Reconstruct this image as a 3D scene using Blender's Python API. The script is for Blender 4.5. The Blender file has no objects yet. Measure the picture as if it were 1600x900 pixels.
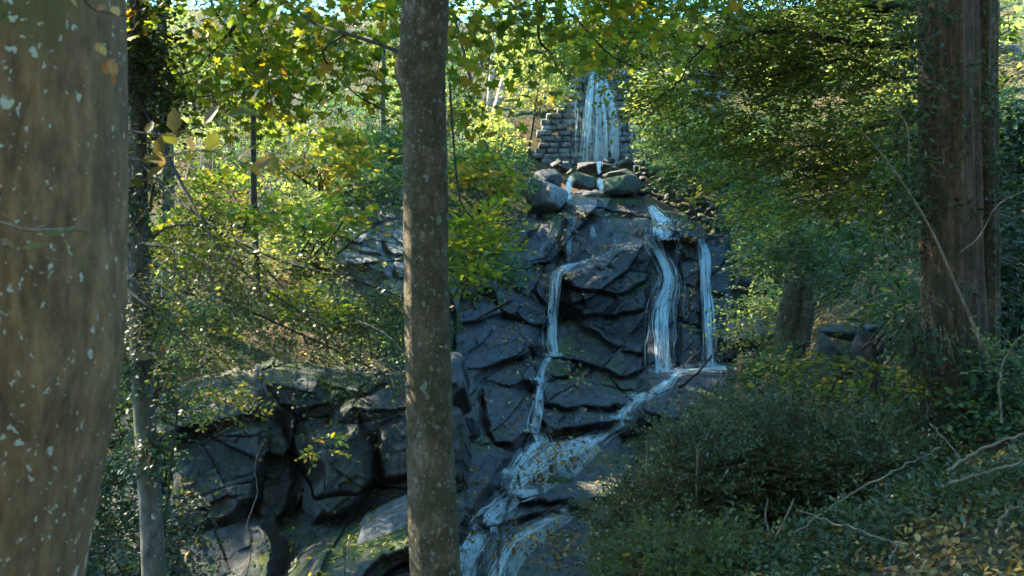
import bpy, math
import numpy as np

# ------------------------------------------------------------------ camera, sky, sun, exposure
SC = bpy.context.scene
COL = SC.collection
F = 1689.0                                   # focal length in units of the 1600-wide picture
cam_d = bpy.data.cameras.new('camera')
cam = bpy.data.objects.new('camera', cam_d)
COL.objects.link(cam)
cam.location = (0, 0, 0)
cam.rotation_euler = (math.radians(90), 0, 0)
cam_d.sensor_width = 36
cam_d.lens = 36 * F / 1600
cam_d.clip_start = 0.1
cam_d.clip_end = 2000
cam_d.dof.use_dof = True
cam_d.dof.focus_distance = 18.0
cam_d.dof.aperture_fstop = 8.0
SC.camera = cam

SUN_EL, SUN_AZ = math.radians(40), math.radians(-62)   # azimuth measured from +Y towards +X
SUN_DIR = np.array([math.sin(SUN_AZ) * math.cos(SUN_EL), math.cos(SUN_AZ) * math.cos(SUN_EL), math.sin(SUN_EL)])
world = bpy.data.worlds.new('World')
SC.world = world
world.use_nodes = True
wt = world.node_tree
sky = wt.nodes.new('ShaderNodeTexSky')
sky.sky_type = 'NISHITA'
sky.sun_disc = False
sky.sun_elevation = SUN_EL
sky.sun_rotation = SUN_AZ
sky.air_density = 1.0
sky.dust_density = 0.2
sky.ozone_density = 2.0
wt.nodes['Background'].inputs['Strength'].default_value = 0.15
tint = wt.nodes.new('ShaderNodeMix')
tint.data_type = 'RGBA'
tint.blend_type = 'MULTIPLY'
tint.inputs[0].default_value = 1.0
tint.inputs[7].default_value = (0.48, 1.0, 1.15, 1)      # the cool shade of the photograph's white balance
wt.links.new(sky.outputs[0], tint.inputs[6])
wt.links.new(tint.outputs[2], wt.nodes['Background'].inputs['Color'])
sun_d = bpy.data.lights.new('sun', 'SUN')
sun_d.energy = 4.8
sun_d.angle = math.radians(0.5)
sun_d.color = (1.0, 0.88, 0.66)
sun = bpy.data.objects.new('sun', sun_d)
COL.objects.link(sun)
from mathutils import Vector
sun.rotation_euler = Vector(SUN_DIR).to_track_quat('Z', 'Y').to_euler()
SC.view_settings.view_transform = 'Standard'
SC.view_settings.look = 'None'
SC.view_settings.gamma = 1
SC.view_settings.exposure = 3.05
SC.cycles.max_bounces = 6
SC.cycles.diffuse_bounces = 3
SC.cycles.glossy_bounces = 2
SC.cycles.transmission_bounces = 3
SC.cycles.transparent_max_bounces = 10
SC.cycles.use_denoising = True
SC.cycles.caustics_reflective = False
SC.cycles.caustics_refractive = False

# ------------------------------------------------------------------ helpers
RNG = np.random.default_rng(7)


def W(px, py, Y):
    """The point at distance Y whose picture position in the photograph is (px, py)."""
    px, py, Y = np.broadcast_arrays(np.asarray(px, float), np.asarray(py, float), np.asarray(Y, float))
    return np.stack([(px - 800) * Y / F, Y, (450 - py) * Y / F], -1)


def proj(p):
    y = np.maximum(p[..., 1], 0.05)
    return 800 + p[..., 0] / y * F, 450 - p[..., 2] / y * F


def _hash(ix, iy, iz, seed):
    h = (ix.astype(np.int64) * 374761393 + iy.astype(np.int64) * 668265263 + iz.astype(np.int64) * 2147483647 + seed * 1274126177) & 0xffffffff
    h = ((h ^ (h >> 13)) * 1103515245) & 0xffffffff
    h = ((h ^ (h >> 16)) * 2654435761) & 0xffffffff
    return ((h >> 8) & 0xffff) / 65535.0


def vnoise(x, y, z, seed=0):
    x, y, z = np.broadcast_arrays(np.asarray(x, float), np.asarray(y, float), np.asarray(z, float))
    ix, iy, iz = np.floor(x), np.floor(y), np.floor(z)
    fx, fy, fz = x - ix, y - iy, z - iz
    fx, fy, fz = [f * f * f * (f * (f * 6 - 15) + 10) for f in (fx, fy, fz)]
    r = 0
    for dx in (0, 1):
        for dy in (0, 1):
            for dz in (0, 1):
                w = (fx if dx else 1 - fx) * (fy if dy else 1 - fy) * (fz if dz else 1 - fz)
                r = r + w * _hash(ix + dx, iy + dy, iz + dz, seed)
    return r * 2 - 1


def fbm(x, y, z, octv=4, seed=0, gain=0.5, ridged=False):
    a, s, t = 1.0, 0.0, 0.0
    for o in range(octv):
        n = vnoise(x * 2 ** o + 7.3 * o, y * 2 ** o - 3.1 * o, z * 2 ** o + 1.7 * o, seed + o)
        if ridged:
            n = 1 - 2 * np.abs(n)
        s = s + a * n
        t += a
        a *= gain
    return s / t


def smooth(e0, e1, x):
    t = np.clip((x - e0) / (e1 - e0), 0, 1)
    return t * t * (3 - 2 * t)


def tag(o, label=None, cat=None, group=None, kind=None):
    if label: o['label'] = label
    if cat: o['category'] = cat
    if group: o['group'] = group
    if kind: o['kind'] = kind
    return o


def empty(name, loc, label=None, cat=None, group=None):
    o = bpy.data.objects.new(name, None)
    o.location = [float(v) for v in loc]
    o.empty_display_size = 0.2
    COL.objects.link(o)
    return tag(o, label, cat, group)


def mesh_obj(name, V, faces, mat, parent=None, smooth_sh=False, uv=None, mats=None, midx=None):
    """faces: list of (n, k) index arrays. World coordinates are made local to the parent's place."""
    V = np.asarray(V, float)
    loc = np.zeros(3)
    if parent is not None:
        loc = np.array(parent.location)
    elif len(V):
        loc = np.array([V[:, 0].mean(), V[:, 1].mean(), V[:, 2].min()])
    me = bpy.data.meshes.new(name)
    me.vertices.add(len(V))
    me.vertices.foreach_set('co', (V - loc).astype(np.float32).ravel())
    faces = [np.asarray(f) for f in faces if len(f)]
    idx = np.concatenate([f.ravel() for f in faces])
    cnt = np.concatenate([np.full(len(f), f.shape[1]) for f in faces])
    me.loops.add(len(idx))
    me.loops.foreach_set('vertex_index', idx.astype(np.int32))
    me.polygons.add(len(cnt))
    st = np.concatenate([[0], np.cumsum(cnt)[:-1]])
    me.polygons.foreach_set('loop_start', st.astype(np.int32))
    if smooth_sh:
        me.polygons.foreach_set('use_smooth', np.ones(len(cnt), bool))
    if midx is not None:
        me.polygons.foreach_set('material_index', np.asarray(midx, np.int32))
    if uv is not None:
        ul = me.uv_layers.new(name='UVMap')
        ul.data.foreach_set('uv', np.asarray(uv)[idx].astype(np.float32).ravel())
    me.update(calc_edges=True)
    me.validate()
    for m in (mats or [mat]):
        me.materials.append(m)
    o = bpy.data.objects.new(name, me)
    COL.objects.link(o)
    if parent is not None:
        o.parent = parent
    else:
        o.location = loc
    return o


class Geo:
    """Collects pieces that make ONE mesh."""
    def __init__(s):
        s.V, s.F, s.n, s.uv = [], {}, 0, []

    def add(s, V, *faces, uv=None):
        V = np.asarray(V, float)
        s.V.append(V)
        s.uv.append(np.zeros((len(V), 2)) if uv is None else uv)
        for f in faces:
            f = np.asarray(f)
            if len(f):
                s.F.setdefault(f.shape[1], []).append(f + s.n)
        s.n += len(V)

    def tube(s, P, R, sides=6):
        P = np.asarray(P, float)
        R = np.broadcast_to(np.asarray(R, float), (len(P),))
        T = np.gradient(P, axis=0)
        T /= np.linalg.norm(T, axis=1)[:, None] + 1e-9
        ref = np.array([0.0, 0, 1]) if abs(T[:, 2]).mean() < 0.8 else np.array([0.0, 1, 0])
        A = np.cross(T, ref); A /= np.linalg.norm(A, axis=1)[:, None] + 1e-9
        B = np.cross(T, A)
        a = np.arange(sides) / sides * 2 * np.pi
        V = P[:, None] + R[:, None, None] * (A[:, None] * np.cos(a)[None, :, None] + B[:, None] * np.sin(a)[None, :, None])
        n = len(P)
        i = np.arange(n - 1)[:, None] * sides
        j = np.arange(sides)[None]
        k = (j + 1) % sides
        q = np.stack([i + j, i + k, i + sides + k, i + sides + j], -1).reshape(-1, 4)
        s.add(V.reshape(-1, 3), q)

    def build(s, name, mat, parent=None, smooth_sh=False, uv=False, **kw):
        V = np.concatenate(s.V)
        return mesh_obj(name, V, [np.concatenate(f) for f in s.F.values()], mat, parent, smooth_sh,
                        np.concatenate(s.uv) if uv else None, **kw)


def curve(pts, n=12):
    """Catmull-Rom through pts (k,3)."""
    P = np.asarray(pts, float)
    if len(P) == 2:
        t = np.linspace(0, 1, n)[:, None]
        return P[0] * (1 - t) + P[1] * t
    Q = np.vstack([2 * P[0] - P[1], P, 2 * P[-1] - P[-2]])
    out = []
    u = np.linspace(0, len(P) - 1, n)
    for x in u:
        i = min(int(x), len(P) - 2)
        t = x - i
        a, b, c, d = Q[i], Q[i + 1], Q[i + 2], Q[i + 3]
        out.append(0.5 * ((2 * b) + (c - a) * t + (2 * a - 5 * b + 4 * c - d) * t * t + (3 * b - 3 * c + d - a) * t ** 3))
    return np.array(out)


def in_poly(px, py, poly):
    poly = np.asarray(poly, float)
    ins = np.zeros(np.shape(px), bool)
    n = len(poly)
    for i in range(n):
        x0, y0 = poly[i]; x1, y1 = poly[(i + 1) % n]
        c = ((y0 > py) != (y1 > py)) & (px < (x1 - x0) * (py - y0) / ((y1 - y0) if y1 != y0 else 1e-9) + x0)
        ins ^= c
    return ins


def sdf(px, py, poly):
    """Signed distance, positive outside."""
    poly = np.asarray(poly, float)
    d = np.full(np.shape(px), 1e9)
    n = len(poly)
    for i in range(n):
        x0, y0 = poly[i]; x1, y1 = poly[(i + 1) % n]
        ex, ey = x1 - x0, y1 - y0
        t = np.clip(((px - x0) * ex + (py - y0) * ey) / (ex * ex + ey * ey + 1e-9), 0, 1)
        d = np.minimum(d, np.hypot(px - x0 - t * ex, py - y0 - t * ey))
    return np.where(in_poly(px, py, poly), -d, d)


# ------------------------------------------------------------------ materials
class M:
    pass


def new_mat(name):
    m = bpy.data.materials.new(name)
    m.use_nodes = True
    nt = m.node_tree
    nt.nodes.clear()
    out = nt.nodes.new('ShaderNodeOutputMaterial')
    return m, nt, out


def nd(nt, t, **kw):
    n = nt.nodes.new(t)
    for k, v in kw.items():
        if k.startswith('i_'):
            key = k[2:]
            n.inputs[int(key) if key.isdigit() else key.replace('_', ' ')].default_value = v
        else:
            setattr(n, k, v)
    return n


def ramp(nt, src, stops, interp='LINEAR'):
    r = nt.nodes.new('ShaderNodeValToRGB')
    r.color_ramp.interpolation = interp
    while len(r.color_ramp.elements) < len(stops):
        r.color_ramp.elements.new(0.5)
    for e, (p, c) in zip(r.color_ramp.elements, stops):
        e.position = p
        if isinstance(c, (int, float)): c = (c, c, c)
        e.color = (*c, 1)
    nt.links.new(src, r.inputs[0])
    return r


def mixc(nt, fac, a, b, mode='MIX'):
    m = nt.nodes.new('ShaderNodeMix')
    m.data_type = 'RGBA'
    m.blend_type = mode
    L = nt.links
    for s, v in ((m.inputs[0], fac), (m.inputs[6], a), (m.inputs[7], b)):
        if hasattr(v, 'is_output') or hasattr(v, 'links'):
            L.new(v, s)
        elif isinstance(v, (int, float)):
            s.default_value = v
        else:
            s.default_value = (*v, 1)
    return m.outputs[2]


def noise(nt, scale, detail=4, rough=0.55, vec=None, dist=0.0):
    n = nd(nt, 'ShaderNodeTexNoise')
    n.inputs['Scale'].default_value = scale
    n.inputs['Detail'].default_value = detail
    n.inputs['Roughness'].default_value = rough
    n.inputs['Distortion'].default_value = dist
    if vec is not None:
        nt.links.new(vec, n.inputs['Vector'])
    return n


def mapping(nt, vec, scale=(1, 1, 1), rot=(0, 0, 0)):
    m = nd(nt, 'ShaderNodeMapping')
    m.inputs['Scale'].default_value = scale
    m.inputs['Rotation'].default_value = rot
    nt.links.new(vec, m.inputs['Vector'])
    return m.outputs[0]


def leaf_mat(name, stops, transl=0.5, gloss=0.25, rough=0.45):
    m, nt, out = new_mat(name)
    L = nt.links
    geo = nd(nt, 'ShaderNodeNewGeometry')
    r = ramp(nt, geo.outputs['Random Per Island'], stops)
    tc = nd(nt, 'ShaderNodeTexCoord')
    n = noise(nt, 0.9, 2, 0.5, tc.outputs['Object'])
    v = ramp(nt, n.outputs[0], [(0.3, 0.65), (0.7, 1.3)])
    col = mixc(nt, 1.0, r.outputs[0], v.outputs[0], 'MULTIPLY')
    d = nd(nt, 'ShaderNodeBsdfPrincipled')
    d.inputs['Roughness'].default_value = rough
    d.inputs['Specular IOR Level'].default_value = gloss
    L.new(col, d.inputs['Base Color'])
    t = nd(nt, 'ShaderNodeBsdfTranslucent')
    tcx = mixc(nt, 1.0, col, (1.5, 1.45, 0.75), 'MULTIPLY')
    L.new(tcx, t.inputs['Color'])
    mx = nd(nt, 'ShaderNodeMixShader')
    mx.inputs[0].default_value = transl
    L.new(d.outputs[0], mx.inputs[1]); L.new(t.outputs[0], mx.inputs[2])
    L.new(mx.outputs[0], out.inputs[0])
    return m


def bark_mat(name, c1, c2, c3, lichen=0.0, lichen_col=(0.45, 0.5, 0.47), moss=0.3, moss_col=(0.05, 0.07, 0.02), streak=6.0,
             vscale=0.5, bump=0.4, lscale=22, bscale=30, lichen_side=0.0, moss_scale=1.6):
    m, nt, out = new_mat(name)
    L = nt.links
    tc = nd(nt, 'ShaderNodeTexCoord')
    ob = tc.outputs['Object']
    st = noise(nt, streak, 6, 0.65, mapping(nt, ob, (1, 1, vscale)), 1.2)
    fine = noise(nt, bscale, 6, 0.7, mapping(nt, ob, (1, 1, 0.45)))
    big = noise(nt, moss_scale, 3, 0.5, ob)
    base = ramp(nt, st.outputs[0], [(0.28, c1), (0.5, c2), (0.72, c3)]).outputs[0]
    fv = ramp(nt, fine.outputs[0], [(0.3, 0.45), (0.7, 1.6)]).outputs[0]
    base = mixc(nt, 1.0, base, fv, 'MULTIPLY')
    mf = nd(nt, 'ShaderNodeMath', operation='MULTIPLY')
    mr = ramp(nt, big.outputs[0], [(0.62 - moss * 0.3, 0.0), (0.72 - moss * 0.2, 1.0)])
    mr2 = ramp(nt, fine.outputs[0], [(0.35, 0.0), (0.6, 1.0)])
    L.new(mr.outputs[0], mf.inputs[0]); L.new(mr2.outputs[0], mf.inputs[1])
    base = mixc(nt, mf.outputs[0], base, moss_col)
    if lichen > 0:
        wn = noise(nt, lscale * 1.3, 3, 0.6, ob)
        wv = nd(nt, 'ShaderNodeVectorMath', operation='SCALE'); wv.inputs['Scale'].default_value = 0.06
        L.new(wn.outputs['Color'], wv.inputs[0])
        av = nd(nt, 'ShaderNodeVectorMath', operation='ADD')
        L.new(mapping(nt, ob, (1.15, 1.15, 0.85)), av.inputs[0]); L.new(wv.outputs[0], av.inputs[1])
        tot = None
        for sc, th in ((lscale, 0.30), (lscale * 0.42, 0.22), (lscale * 2.1, 0.32)):
            vo = nd(nt, 'ShaderNodeTexVoronoi'); vo.inputs['Scale'].default_value = sc
            L.new(av.outputs[0], vo.inputs['Vector'])
            wn2 = nd(nt, 'ShaderNodeSeparateColor'); L.new(vo.outputs['Color'], wn2.inputs[0])
            th_n = nd(nt, 'ShaderNodeMath', operation='MULTIPLY_ADD')       # radius from the cell's own value
            th_n.inputs[1].default_value = th * 2.0; th_n.inputs[2].default_value = -th * 2.0 + th * lichen * 2.2
            L.new(wn2.outputs[0], th_n.inputs[0])
            if lichen_side:
                sx = nd(nt, 'ShaderNodeSeparateXYZ'); L.new(ob, sx.inputs[0])
                ad = nd(nt, 'ShaderNodeMath', operation='MULTIPLY_ADD'); ad.inputs[1].default_value = -lichen_side
                L.new(sx.outputs[0], ad.inputs[0]); L.new(th_n.outputs[0], ad.inputs[2]); th_n = ad
            sb = nd(nt, 'ShaderNodeMath', operation='SUBTRACT'); L.new(th_n.outputs[0], sb.inputs[0]); L.new(vo.outputs['Distance'], sb.inputs[1])
            rr = ramp(nt, sb.outputs[0], [(0.0, 0.0), (0.05, 1.0)])
            if tot is None: tot = rr.outputs[0]
            else:
                mm = nd(nt, 'ShaderNodeMath', operation='MAXIMUM'); L.new(tot, mm.inputs[0]); L.new(rr.outputs[0], mm.inputs[1]); tot = mm.outputs[0]
        m2 = nd(nt, 'ShaderNodeMath', operation='MULTIPLY'); m2.inputs[1].default_value = 0.85
        L.new(tot, m2.inputs[0])
        base = mixc(nt, m2.outputs[0], base, lichen_col)
    p = nd(nt, 'ShaderNodeBsdfPrincipled')
    p.inputs['Roughness'].default_value = 0.85
    p.inputs['Specular IOR Level'].default_value = 0.25
    L.new(base, p.inputs['Base Color'])
    b = nd(nt, 'ShaderNodeBump'); b.inputs['Strength'].default_value = bump; b.inputs['Distance'].default_value = 0.02
    ad = nd(nt, 'ShaderNodeMath', operation='ADD'); L.new(st.outputs[0], ad.inputs[0]); L.new(fine.outputs[0], ad.inputs[1])
    L.new(ad.outputs[0], b.inputs['Height']); L.new(b.outputs[0], p.inputs['Normal'])
    L.new(p.outputs[0], out.inputs[0])
    return m


def rock_mat(name, c1, c2, c3, moss=0.35, moss_col=(0.045, 0.065, 0.018), wet=0.5, brown=0.25, scale=1.0, bump=0.5):
    m, nt, out = new_mat(name)
    L = nt.links
    tc = nd(nt, 'ShaderNodeTexCoord')
    ob = tc.outputs['Object']
    n1 = noise(nt, 1.3 * scale, 8, 0.62, ob, 0.6)
    n2 = noise(nt, 14 * scale, 6, 0.7, ob)
    n3 = noise(nt, 0.8 * scale, 4, 0.6, mapping(nt, ob, (1, 1, 0.6)), 0.5)
    n4 = noise(nt, 2.7 * scale, 5, 0.65, mapping(nt, ob, (1.3, 1, 0.35), (0.3, 0.2, 1.1)), 0.8)
    base = ramp(nt, n1.outputs[0], [(0.3, c1), (0.5, c2), (0.7, c3)]).outputs[0]
    fv = ramp(nt, n2.outputs[0], [(0.32, 0.35), (0.68, 1.9)]).outputs[0]
    base = mixc(nt, 1.0, base, fv, 'MULTIPLY')
    br = ramp(nt, n4.outputs[0], [(0.60 - brown * 0.15, 0.0), (0.78 - brown * 0.15, 0.7)]).outputs[0]
    base = mixc(nt, br, base, (0.085, 0.05, 0.028))
    # moss sits on faces that look up
    g = nd(nt, 'ShaderNodeNewGeometry')
    sx = nd(nt, 'ShaderNodeSeparateXYZ'); L.new(g.outputs['Normal'], sx.inputs[0])
    up = nd(nt, 'ShaderNodeMath', operation='MULTIPLY_ADD'); up.inputs[1].default_value = 0.22; L.new(sx.outputs[2], up.inputs[0]); L.new(n3.outputs[0], up.inputs[2])
    mr = ramp(nt, up.outputs[0], [(0.80 - moss * 0.4, 0.0), (0.90 - moss * 0.4, 1.0)])
    m2 = ramp(nt, n2.outputs[0], [(0.3, 0.3), (0.55, 1.0)])
    mf = nd(nt, 'ShaderNodeMath', operation='MULTIPLY'); L.new(mr.outputs[0], mf.inputs[0]); L.new(m2.outputs[0], mf.inputs[1])
    base = mixc(nt, mf.outputs[0], base, moss_col)
    p = nd(nt, 'ShaderNodeBsdfPrincipled')
    L.new(base, p.inputs['Base Color'])
    rr = ramp(nt, n1.outputs[0], [(0.35, 0.75 - wet * 0.66), (0.65, 0.95 - wet * 0.42)])
    rm = nd(nt, 'ShaderNodeMath', operation='MAXIMUM'); L.new(rr.outputs[0], rm.inputs[0]); L.new(mf.outputs[0], rm.inputs[1])
    L.new(rm.outputs[0], p.inputs['Roughness'])
    p.inputs['Specular IOR Level'].default_value = 0.15 + wet * 0.35
    b1 = nd(nt, 'ShaderNodeBump'); b1.inputs['Strength'].default_value = bump; b1.inputs['Distance'].default_value = 0.12
    L.new(n1.outputs[0], b1.inputs['Height'])
    b2 = nd(nt, 'ShaderNodeBump'); b2.inputs['Strength'].default_value = min(1, bump * 1.2); b2.inputs['Distance'].default_value = 0.045
    L.new(n2.outputs[0], b2.inputs['Height']); L.new(b1.outputs[0], b2.inputs['Normal'])
    L.new(b2.outputs[0], p.inputs['Normal'])
    L.new(p.outputs[0], out.inputs[0])
    return m


def water_mat(name, scl=(26, 1.6), lo=0.42, hi=0.75, maxa=0.85, col=(0.78, 0.9, 0.92), film=0.0):
    """Streaked white water over a clear film: u across, v along the flow, both in metres."""
    m, nt, out = new_mat(name)
    L = nt.links
    uv = nd(nt, 'ShaderNodeUVMap')
    mp = mapping(nt, uv.outputs[0], (scl[0], scl[1], 1))
    n = noise(nt, 1.0, 5, 0.65, mp, 0.35)
    n2 = noise(nt, 1.0, 3, 0.6, mapping(nt, uv.outputs[0], (scl[0] * 0.25, scl[1] * 0.8, 1)), 0.5)
    ml = nd(nt, 'ShaderNodeMath', operation='MULTIPLY_ADD'); ml.inputs[1].default_value = 0.55
    L.new(n2.outputs[0], ml.inputs[0])
    ml.inputs[1].default_value = 0.62
    hf = nd(nt, 'ShaderNodeMath', operation='MULTIPLY'); hf.inputs[1].default_value = 0.42
    L.new(n.outputs[0], hf.inputs[0]); L.new(hf.outputs[0], ml.inputs[2])
    a = ramp(nt, ml.outputs[0], [(lo, film), (hi, maxa)])
    p = nd(nt, 'ShaderNodeBsdfPrincipled')
    p.inputs['Base Color'].default_value = (*col, 1)
    p.inputs['Roughness'].default_value = 0.25
    p.inputs['Specular IOR Level'].default_value = 0.6
    p.inputs['Subsurface Weight'].default_value = 0.0
    tl = nd(nt, 'ShaderNodeBsdfTranslucent'); tl.inputs[0].default_value = (*col, 1)
    mt = nd(nt, 'ShaderNodeMixShader'); mt.inputs[0].default_value = 0.35
    L.new(p.outputs[0], mt.inputs[1]); L.new(tl.outputs[0], mt.inputs[2])
    tr = nd(nt, 'ShaderNodeBsdfTransparent')
    mx = nd(nt, 'ShaderNodeMixShader')
    L.new(a.outputs[0], mx.inputs[0]); L.new(tr.outputs[0], mx.inputs[1]); L.new(mt.outputs[0], mx.inputs[2])
    L.new(mx.outputs[0], out.inputs[0])
    return m


def ground_mat():
    m, nt, out = new_mat('leaf_litter_soil')
    L = nt.links
    tc = nd(nt, 'ShaderNodeTexCoord')
    ob = tc.outputs['Object']
    n1 = noise(nt, 0.5, 4, 0.6, ob)
    vo = nd(nt, 'ShaderNodeTexVoronoi'); vo.inputs['Scale'].default_value = 46
    L.new(ob, vo.inputs['Vector'])
    sc = nd(nt, 'ShaderNodeSeparateColor'); L.new(vo.outputs['Color'], sc.inputs[0])
    lit = ramp(nt, sc.outputs[0], [(0.0, (0.03, 0.02, 0.012)), (0.35, (0.06, 0.038, 0.022)), (0.6, (0.10, 0.066, 0.035)), (0.85, (0.16, 0.105, 0.055)), (1.0, (0.22, 0.15, 0.05))]).outputs[0]
    gr = ramp(nt, n1.outputs[0], [(0.42, 0.0), (0.6, 1.0)]).outputs[0]
    base = mixc(nt, gr, lit, (0.035, 0.05, 0.02))
    p = nd(nt, 'ShaderNodeBsdfPrincipled'); p.inputs['Roughness'].default_value = 0.95
    p.inputs['Specular IOR Level'].default_value = 0.15
    L.new(base, p.inputs['Base Color'])
    b = nd(nt, 'ShaderNodeBump'); b.inputs['Strength'].default_value = 0.7; b.inputs['Distance'].default_value = 0.05
    L.new(vo.outputs['Distance'], b.inputs['Height']); L.new(b.outputs[0], p.inputs['Normal'])
    L.new(p.outputs[0], out.inputs[0])
    return m


MAPLE = leaf_mat('maple_leaf', [(0.0, (0.08, 0.14, 0.015)), (0.45, (0.14, 0.20, 0.02)), (0.8, (0.24, 0.26, 0.03)), (0.93, (0.38, 0.30, 0.03)), (1.0, (0.40, 0.22, 0.03))], 0.55)
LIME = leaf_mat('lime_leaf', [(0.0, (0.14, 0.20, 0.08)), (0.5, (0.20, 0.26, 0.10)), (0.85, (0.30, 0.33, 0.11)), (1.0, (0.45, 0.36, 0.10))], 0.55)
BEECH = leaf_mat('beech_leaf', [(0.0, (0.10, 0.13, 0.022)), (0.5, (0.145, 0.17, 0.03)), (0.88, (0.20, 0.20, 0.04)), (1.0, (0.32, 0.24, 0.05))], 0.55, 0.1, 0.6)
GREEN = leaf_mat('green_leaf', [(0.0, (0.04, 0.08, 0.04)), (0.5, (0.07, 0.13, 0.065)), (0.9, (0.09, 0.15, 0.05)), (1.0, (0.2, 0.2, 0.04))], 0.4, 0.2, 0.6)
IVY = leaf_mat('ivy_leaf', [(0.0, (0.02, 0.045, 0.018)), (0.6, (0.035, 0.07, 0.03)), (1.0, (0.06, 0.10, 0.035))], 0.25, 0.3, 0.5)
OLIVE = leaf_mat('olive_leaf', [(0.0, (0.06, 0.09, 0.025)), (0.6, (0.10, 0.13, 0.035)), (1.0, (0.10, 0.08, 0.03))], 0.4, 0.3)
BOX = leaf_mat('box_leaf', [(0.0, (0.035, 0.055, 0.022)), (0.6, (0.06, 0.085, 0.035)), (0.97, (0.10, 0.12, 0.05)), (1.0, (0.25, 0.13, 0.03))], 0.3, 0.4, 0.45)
YELLOW = leaf_mat('yellow_leaf', [(0.0, (0.08, 0.15, 0.04)), (0.45, (0.16, 0.20, 0.04)), (0.8, (0.48, 0.36, 0.04)), (1.0, (0.45, 0.2, 0.04))], 0.5)
DRYLEAF = leaf_mat('fallen_leaf', [(0.0, (0.16, 0.08, 0.03)), (0.4, (0.32, 0.16, 0.05)), (0.75, (0.42, 0.26, 0.08)), (1.0, (0.5, 0.38, 0.12))], 0.2, 0.3)
TANLEAF = leaf_mat('tan_leaf', [(0.0, (0.09, 0.105, 0.025)), (0.5, (0.14, 0.14, 0.04)), (1.0, (0.24, 0.16, 0.08))], 0.4)
FERN = leaf_mat('fern_leaf', [(0.0, (0.05, 0.12, 0.05)), (1.0, (0.10, 0.18, 0.08))], 0.4)

BARK_BEECH = bark_mat('smooth_beech_bark', (0.125, 0.074, 0.036), (0.175, 0.105, 0.05), (0.26, 0.15, 0.065), lichen=0.74, moss=0.1, moss_scale=2.2, moss_col=(0.07, 0.085, 0.02),
                      streak=13.0, vscale=0.14, bump=0.6, lscale=26, bscale=24, lichen_side=0.45, lichen_col=(0.46, 0.48, 0.38))
BARK_MID = bark_mat('mottled_bark', (0.055, 0.038, 0.02), (0.105, 0.072, 0.038), (0.18, 0.13, 0.08), lichen=0.58, moss=0.9, moss_scale=7.0,
                    moss_col=(0.04, 0.038, 0.012), streak=12, vscale=0.7, bump=0.9, lscale=30, bscale=50, lichen_col=(0.19, 0.185, 0.15))
BARK_RED = bark_mat('reddish_stringy_bark', (0.042, 0.027, 0.018), (0.10, 0.062, 0.038), (0.19, 0.12, 0.075), moss=0.35, moss_scale=4.0, moss_col=(0.04, 0.04, 0.016),
                    streak=22, vscale=0.06, bump=1.0, bscale=40)
BARK_GREY = bark_mat('grey_bark', (0.05, 0.045, 0.038), (0.10, 0.09, 0.075), (0.17, 0.155, 0.13), lichen=0.35, moss=0.4, streak=10, vscale=0.4)
BARK_PALE = bark_mat('pale_bark', (0.2, 0.17, 0.13), (0.33, 0.29, 0.23), (0.45, 0.41, 0.34), moss=0.1, streak=8, vscale=0.5)
BARK_DARK = bark_mat('dark_twig_bark', (0.018, 0.014, 0.01), (0.035, 0.027, 0.02), (0.06, 0.05, 0.04), moss=0.2, streak=20)
TWIG = bark_mat('brown_twig_bark', (0.10, 0.075, 0.05), (0.17, 0.125, 0.085), (0.24, 0.19, 0.13), moss=0.0, streak=20)
DEADWOOD = bark_mat('dead_grey_wood', (0.17, 0.15, 0.13), (0.27, 0.24, 0.21), (0.38, 0.35, 0.31), moss=0.0, streak=18)

ROCK_WET = rock_mat('wet_dark_rock', (0.003, 0.0035, 0.004), (0.010, 0.011, 0.012), (0.045, 0.048, 0.05), moss=0.2, wet=0.9, brown=0.55, bump=0.9)
ROCK_CLIFF = rock_mat('dark_cliff_rock', (0.012, 0.013, 0.013), (0.032, 0.034, 0.033), (0.10, 0.105, 0.095), moss=0.3, wet=0.4, brown=0.45, bump=0.8)
ROCK_GREY = rock_mat('grey_rock', (0.07, 0.075, 0.075), (0.13, 0.135, 0.13), (0.22, 0.22, 0.21), moss=0.3, wet=0.2, brown=0.2)
ROCK_MOSS = rock_mat('mossy_rock', (0.03, 0.03, 0.028), (0.06, 0.06, 0.055), (0.11, 0.11, 0.10), moss=0.75, wet=0.3, brown=0.2)
ROCK_PALE = rock_mat('pale_slab_rock', (0.05, 0.053, 0.056), (0.09, 0.095, 0.10), (0.15, 0.155, 0.16), moss=0.2, wet=0.5, brown=0.3)
WALLSTONE = rock_mat('wall_stone', (0.04, 0.043, 0.046), (0.13, 0.138, 0.145), (0.34, 0.35, 0.35), moss=0.25, wet=0.7, brown=0.35, scale=3.0, bump=0.9)
WATER_FALL = water_mat('falling_water', (40, 1.6), 0.42, 0.74, 0.85, film=0.10)
WATER_DAM = water_mat('thin_falling_water', (30, 0.35), 0.44, 0.66, 0.9)
WATER_FILM = water_mat('water_film', (16, 1.6), 0.52, 0.75, 0.55)
WATER_THIN = water_mat('thin_clear_water', (9, 1.6), 0.40, 0.80, 0.55, film=0.06)
WATER_STREAM = water_mat('stream_water', (22, 2.6), 0.43, 0.66, 0.92)
SOIL = ground_mat()

# ------------------------------------------------------------------ the rock faces (shape first: the ground is kept behind them)
def interp1(x, xs, ys):
    return np.interp(x, xs, ys)


def base_face(px, py):
    d = interp1(py, [200, 290, 335, 420, 500, 580, 640, 680, 760, 830, 900, 960], [30, 26.8, 25.2, 24.2, 23.3, 22.3, 21.2, 20.3, 17.5, 15.5, 13.8, 12.6])
    return d - np.clip(850 - px, 0, 300) / 100 * 0.9


def base_cliff(px, py):
    return interp1(py, [480, 580, 620, 700, 900, 1000], [17, 15.4, 14.8, 14.2, 13.0, 12.6]) - np.clip(px - 560, 0, 200) / 100 * 0.25


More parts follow.
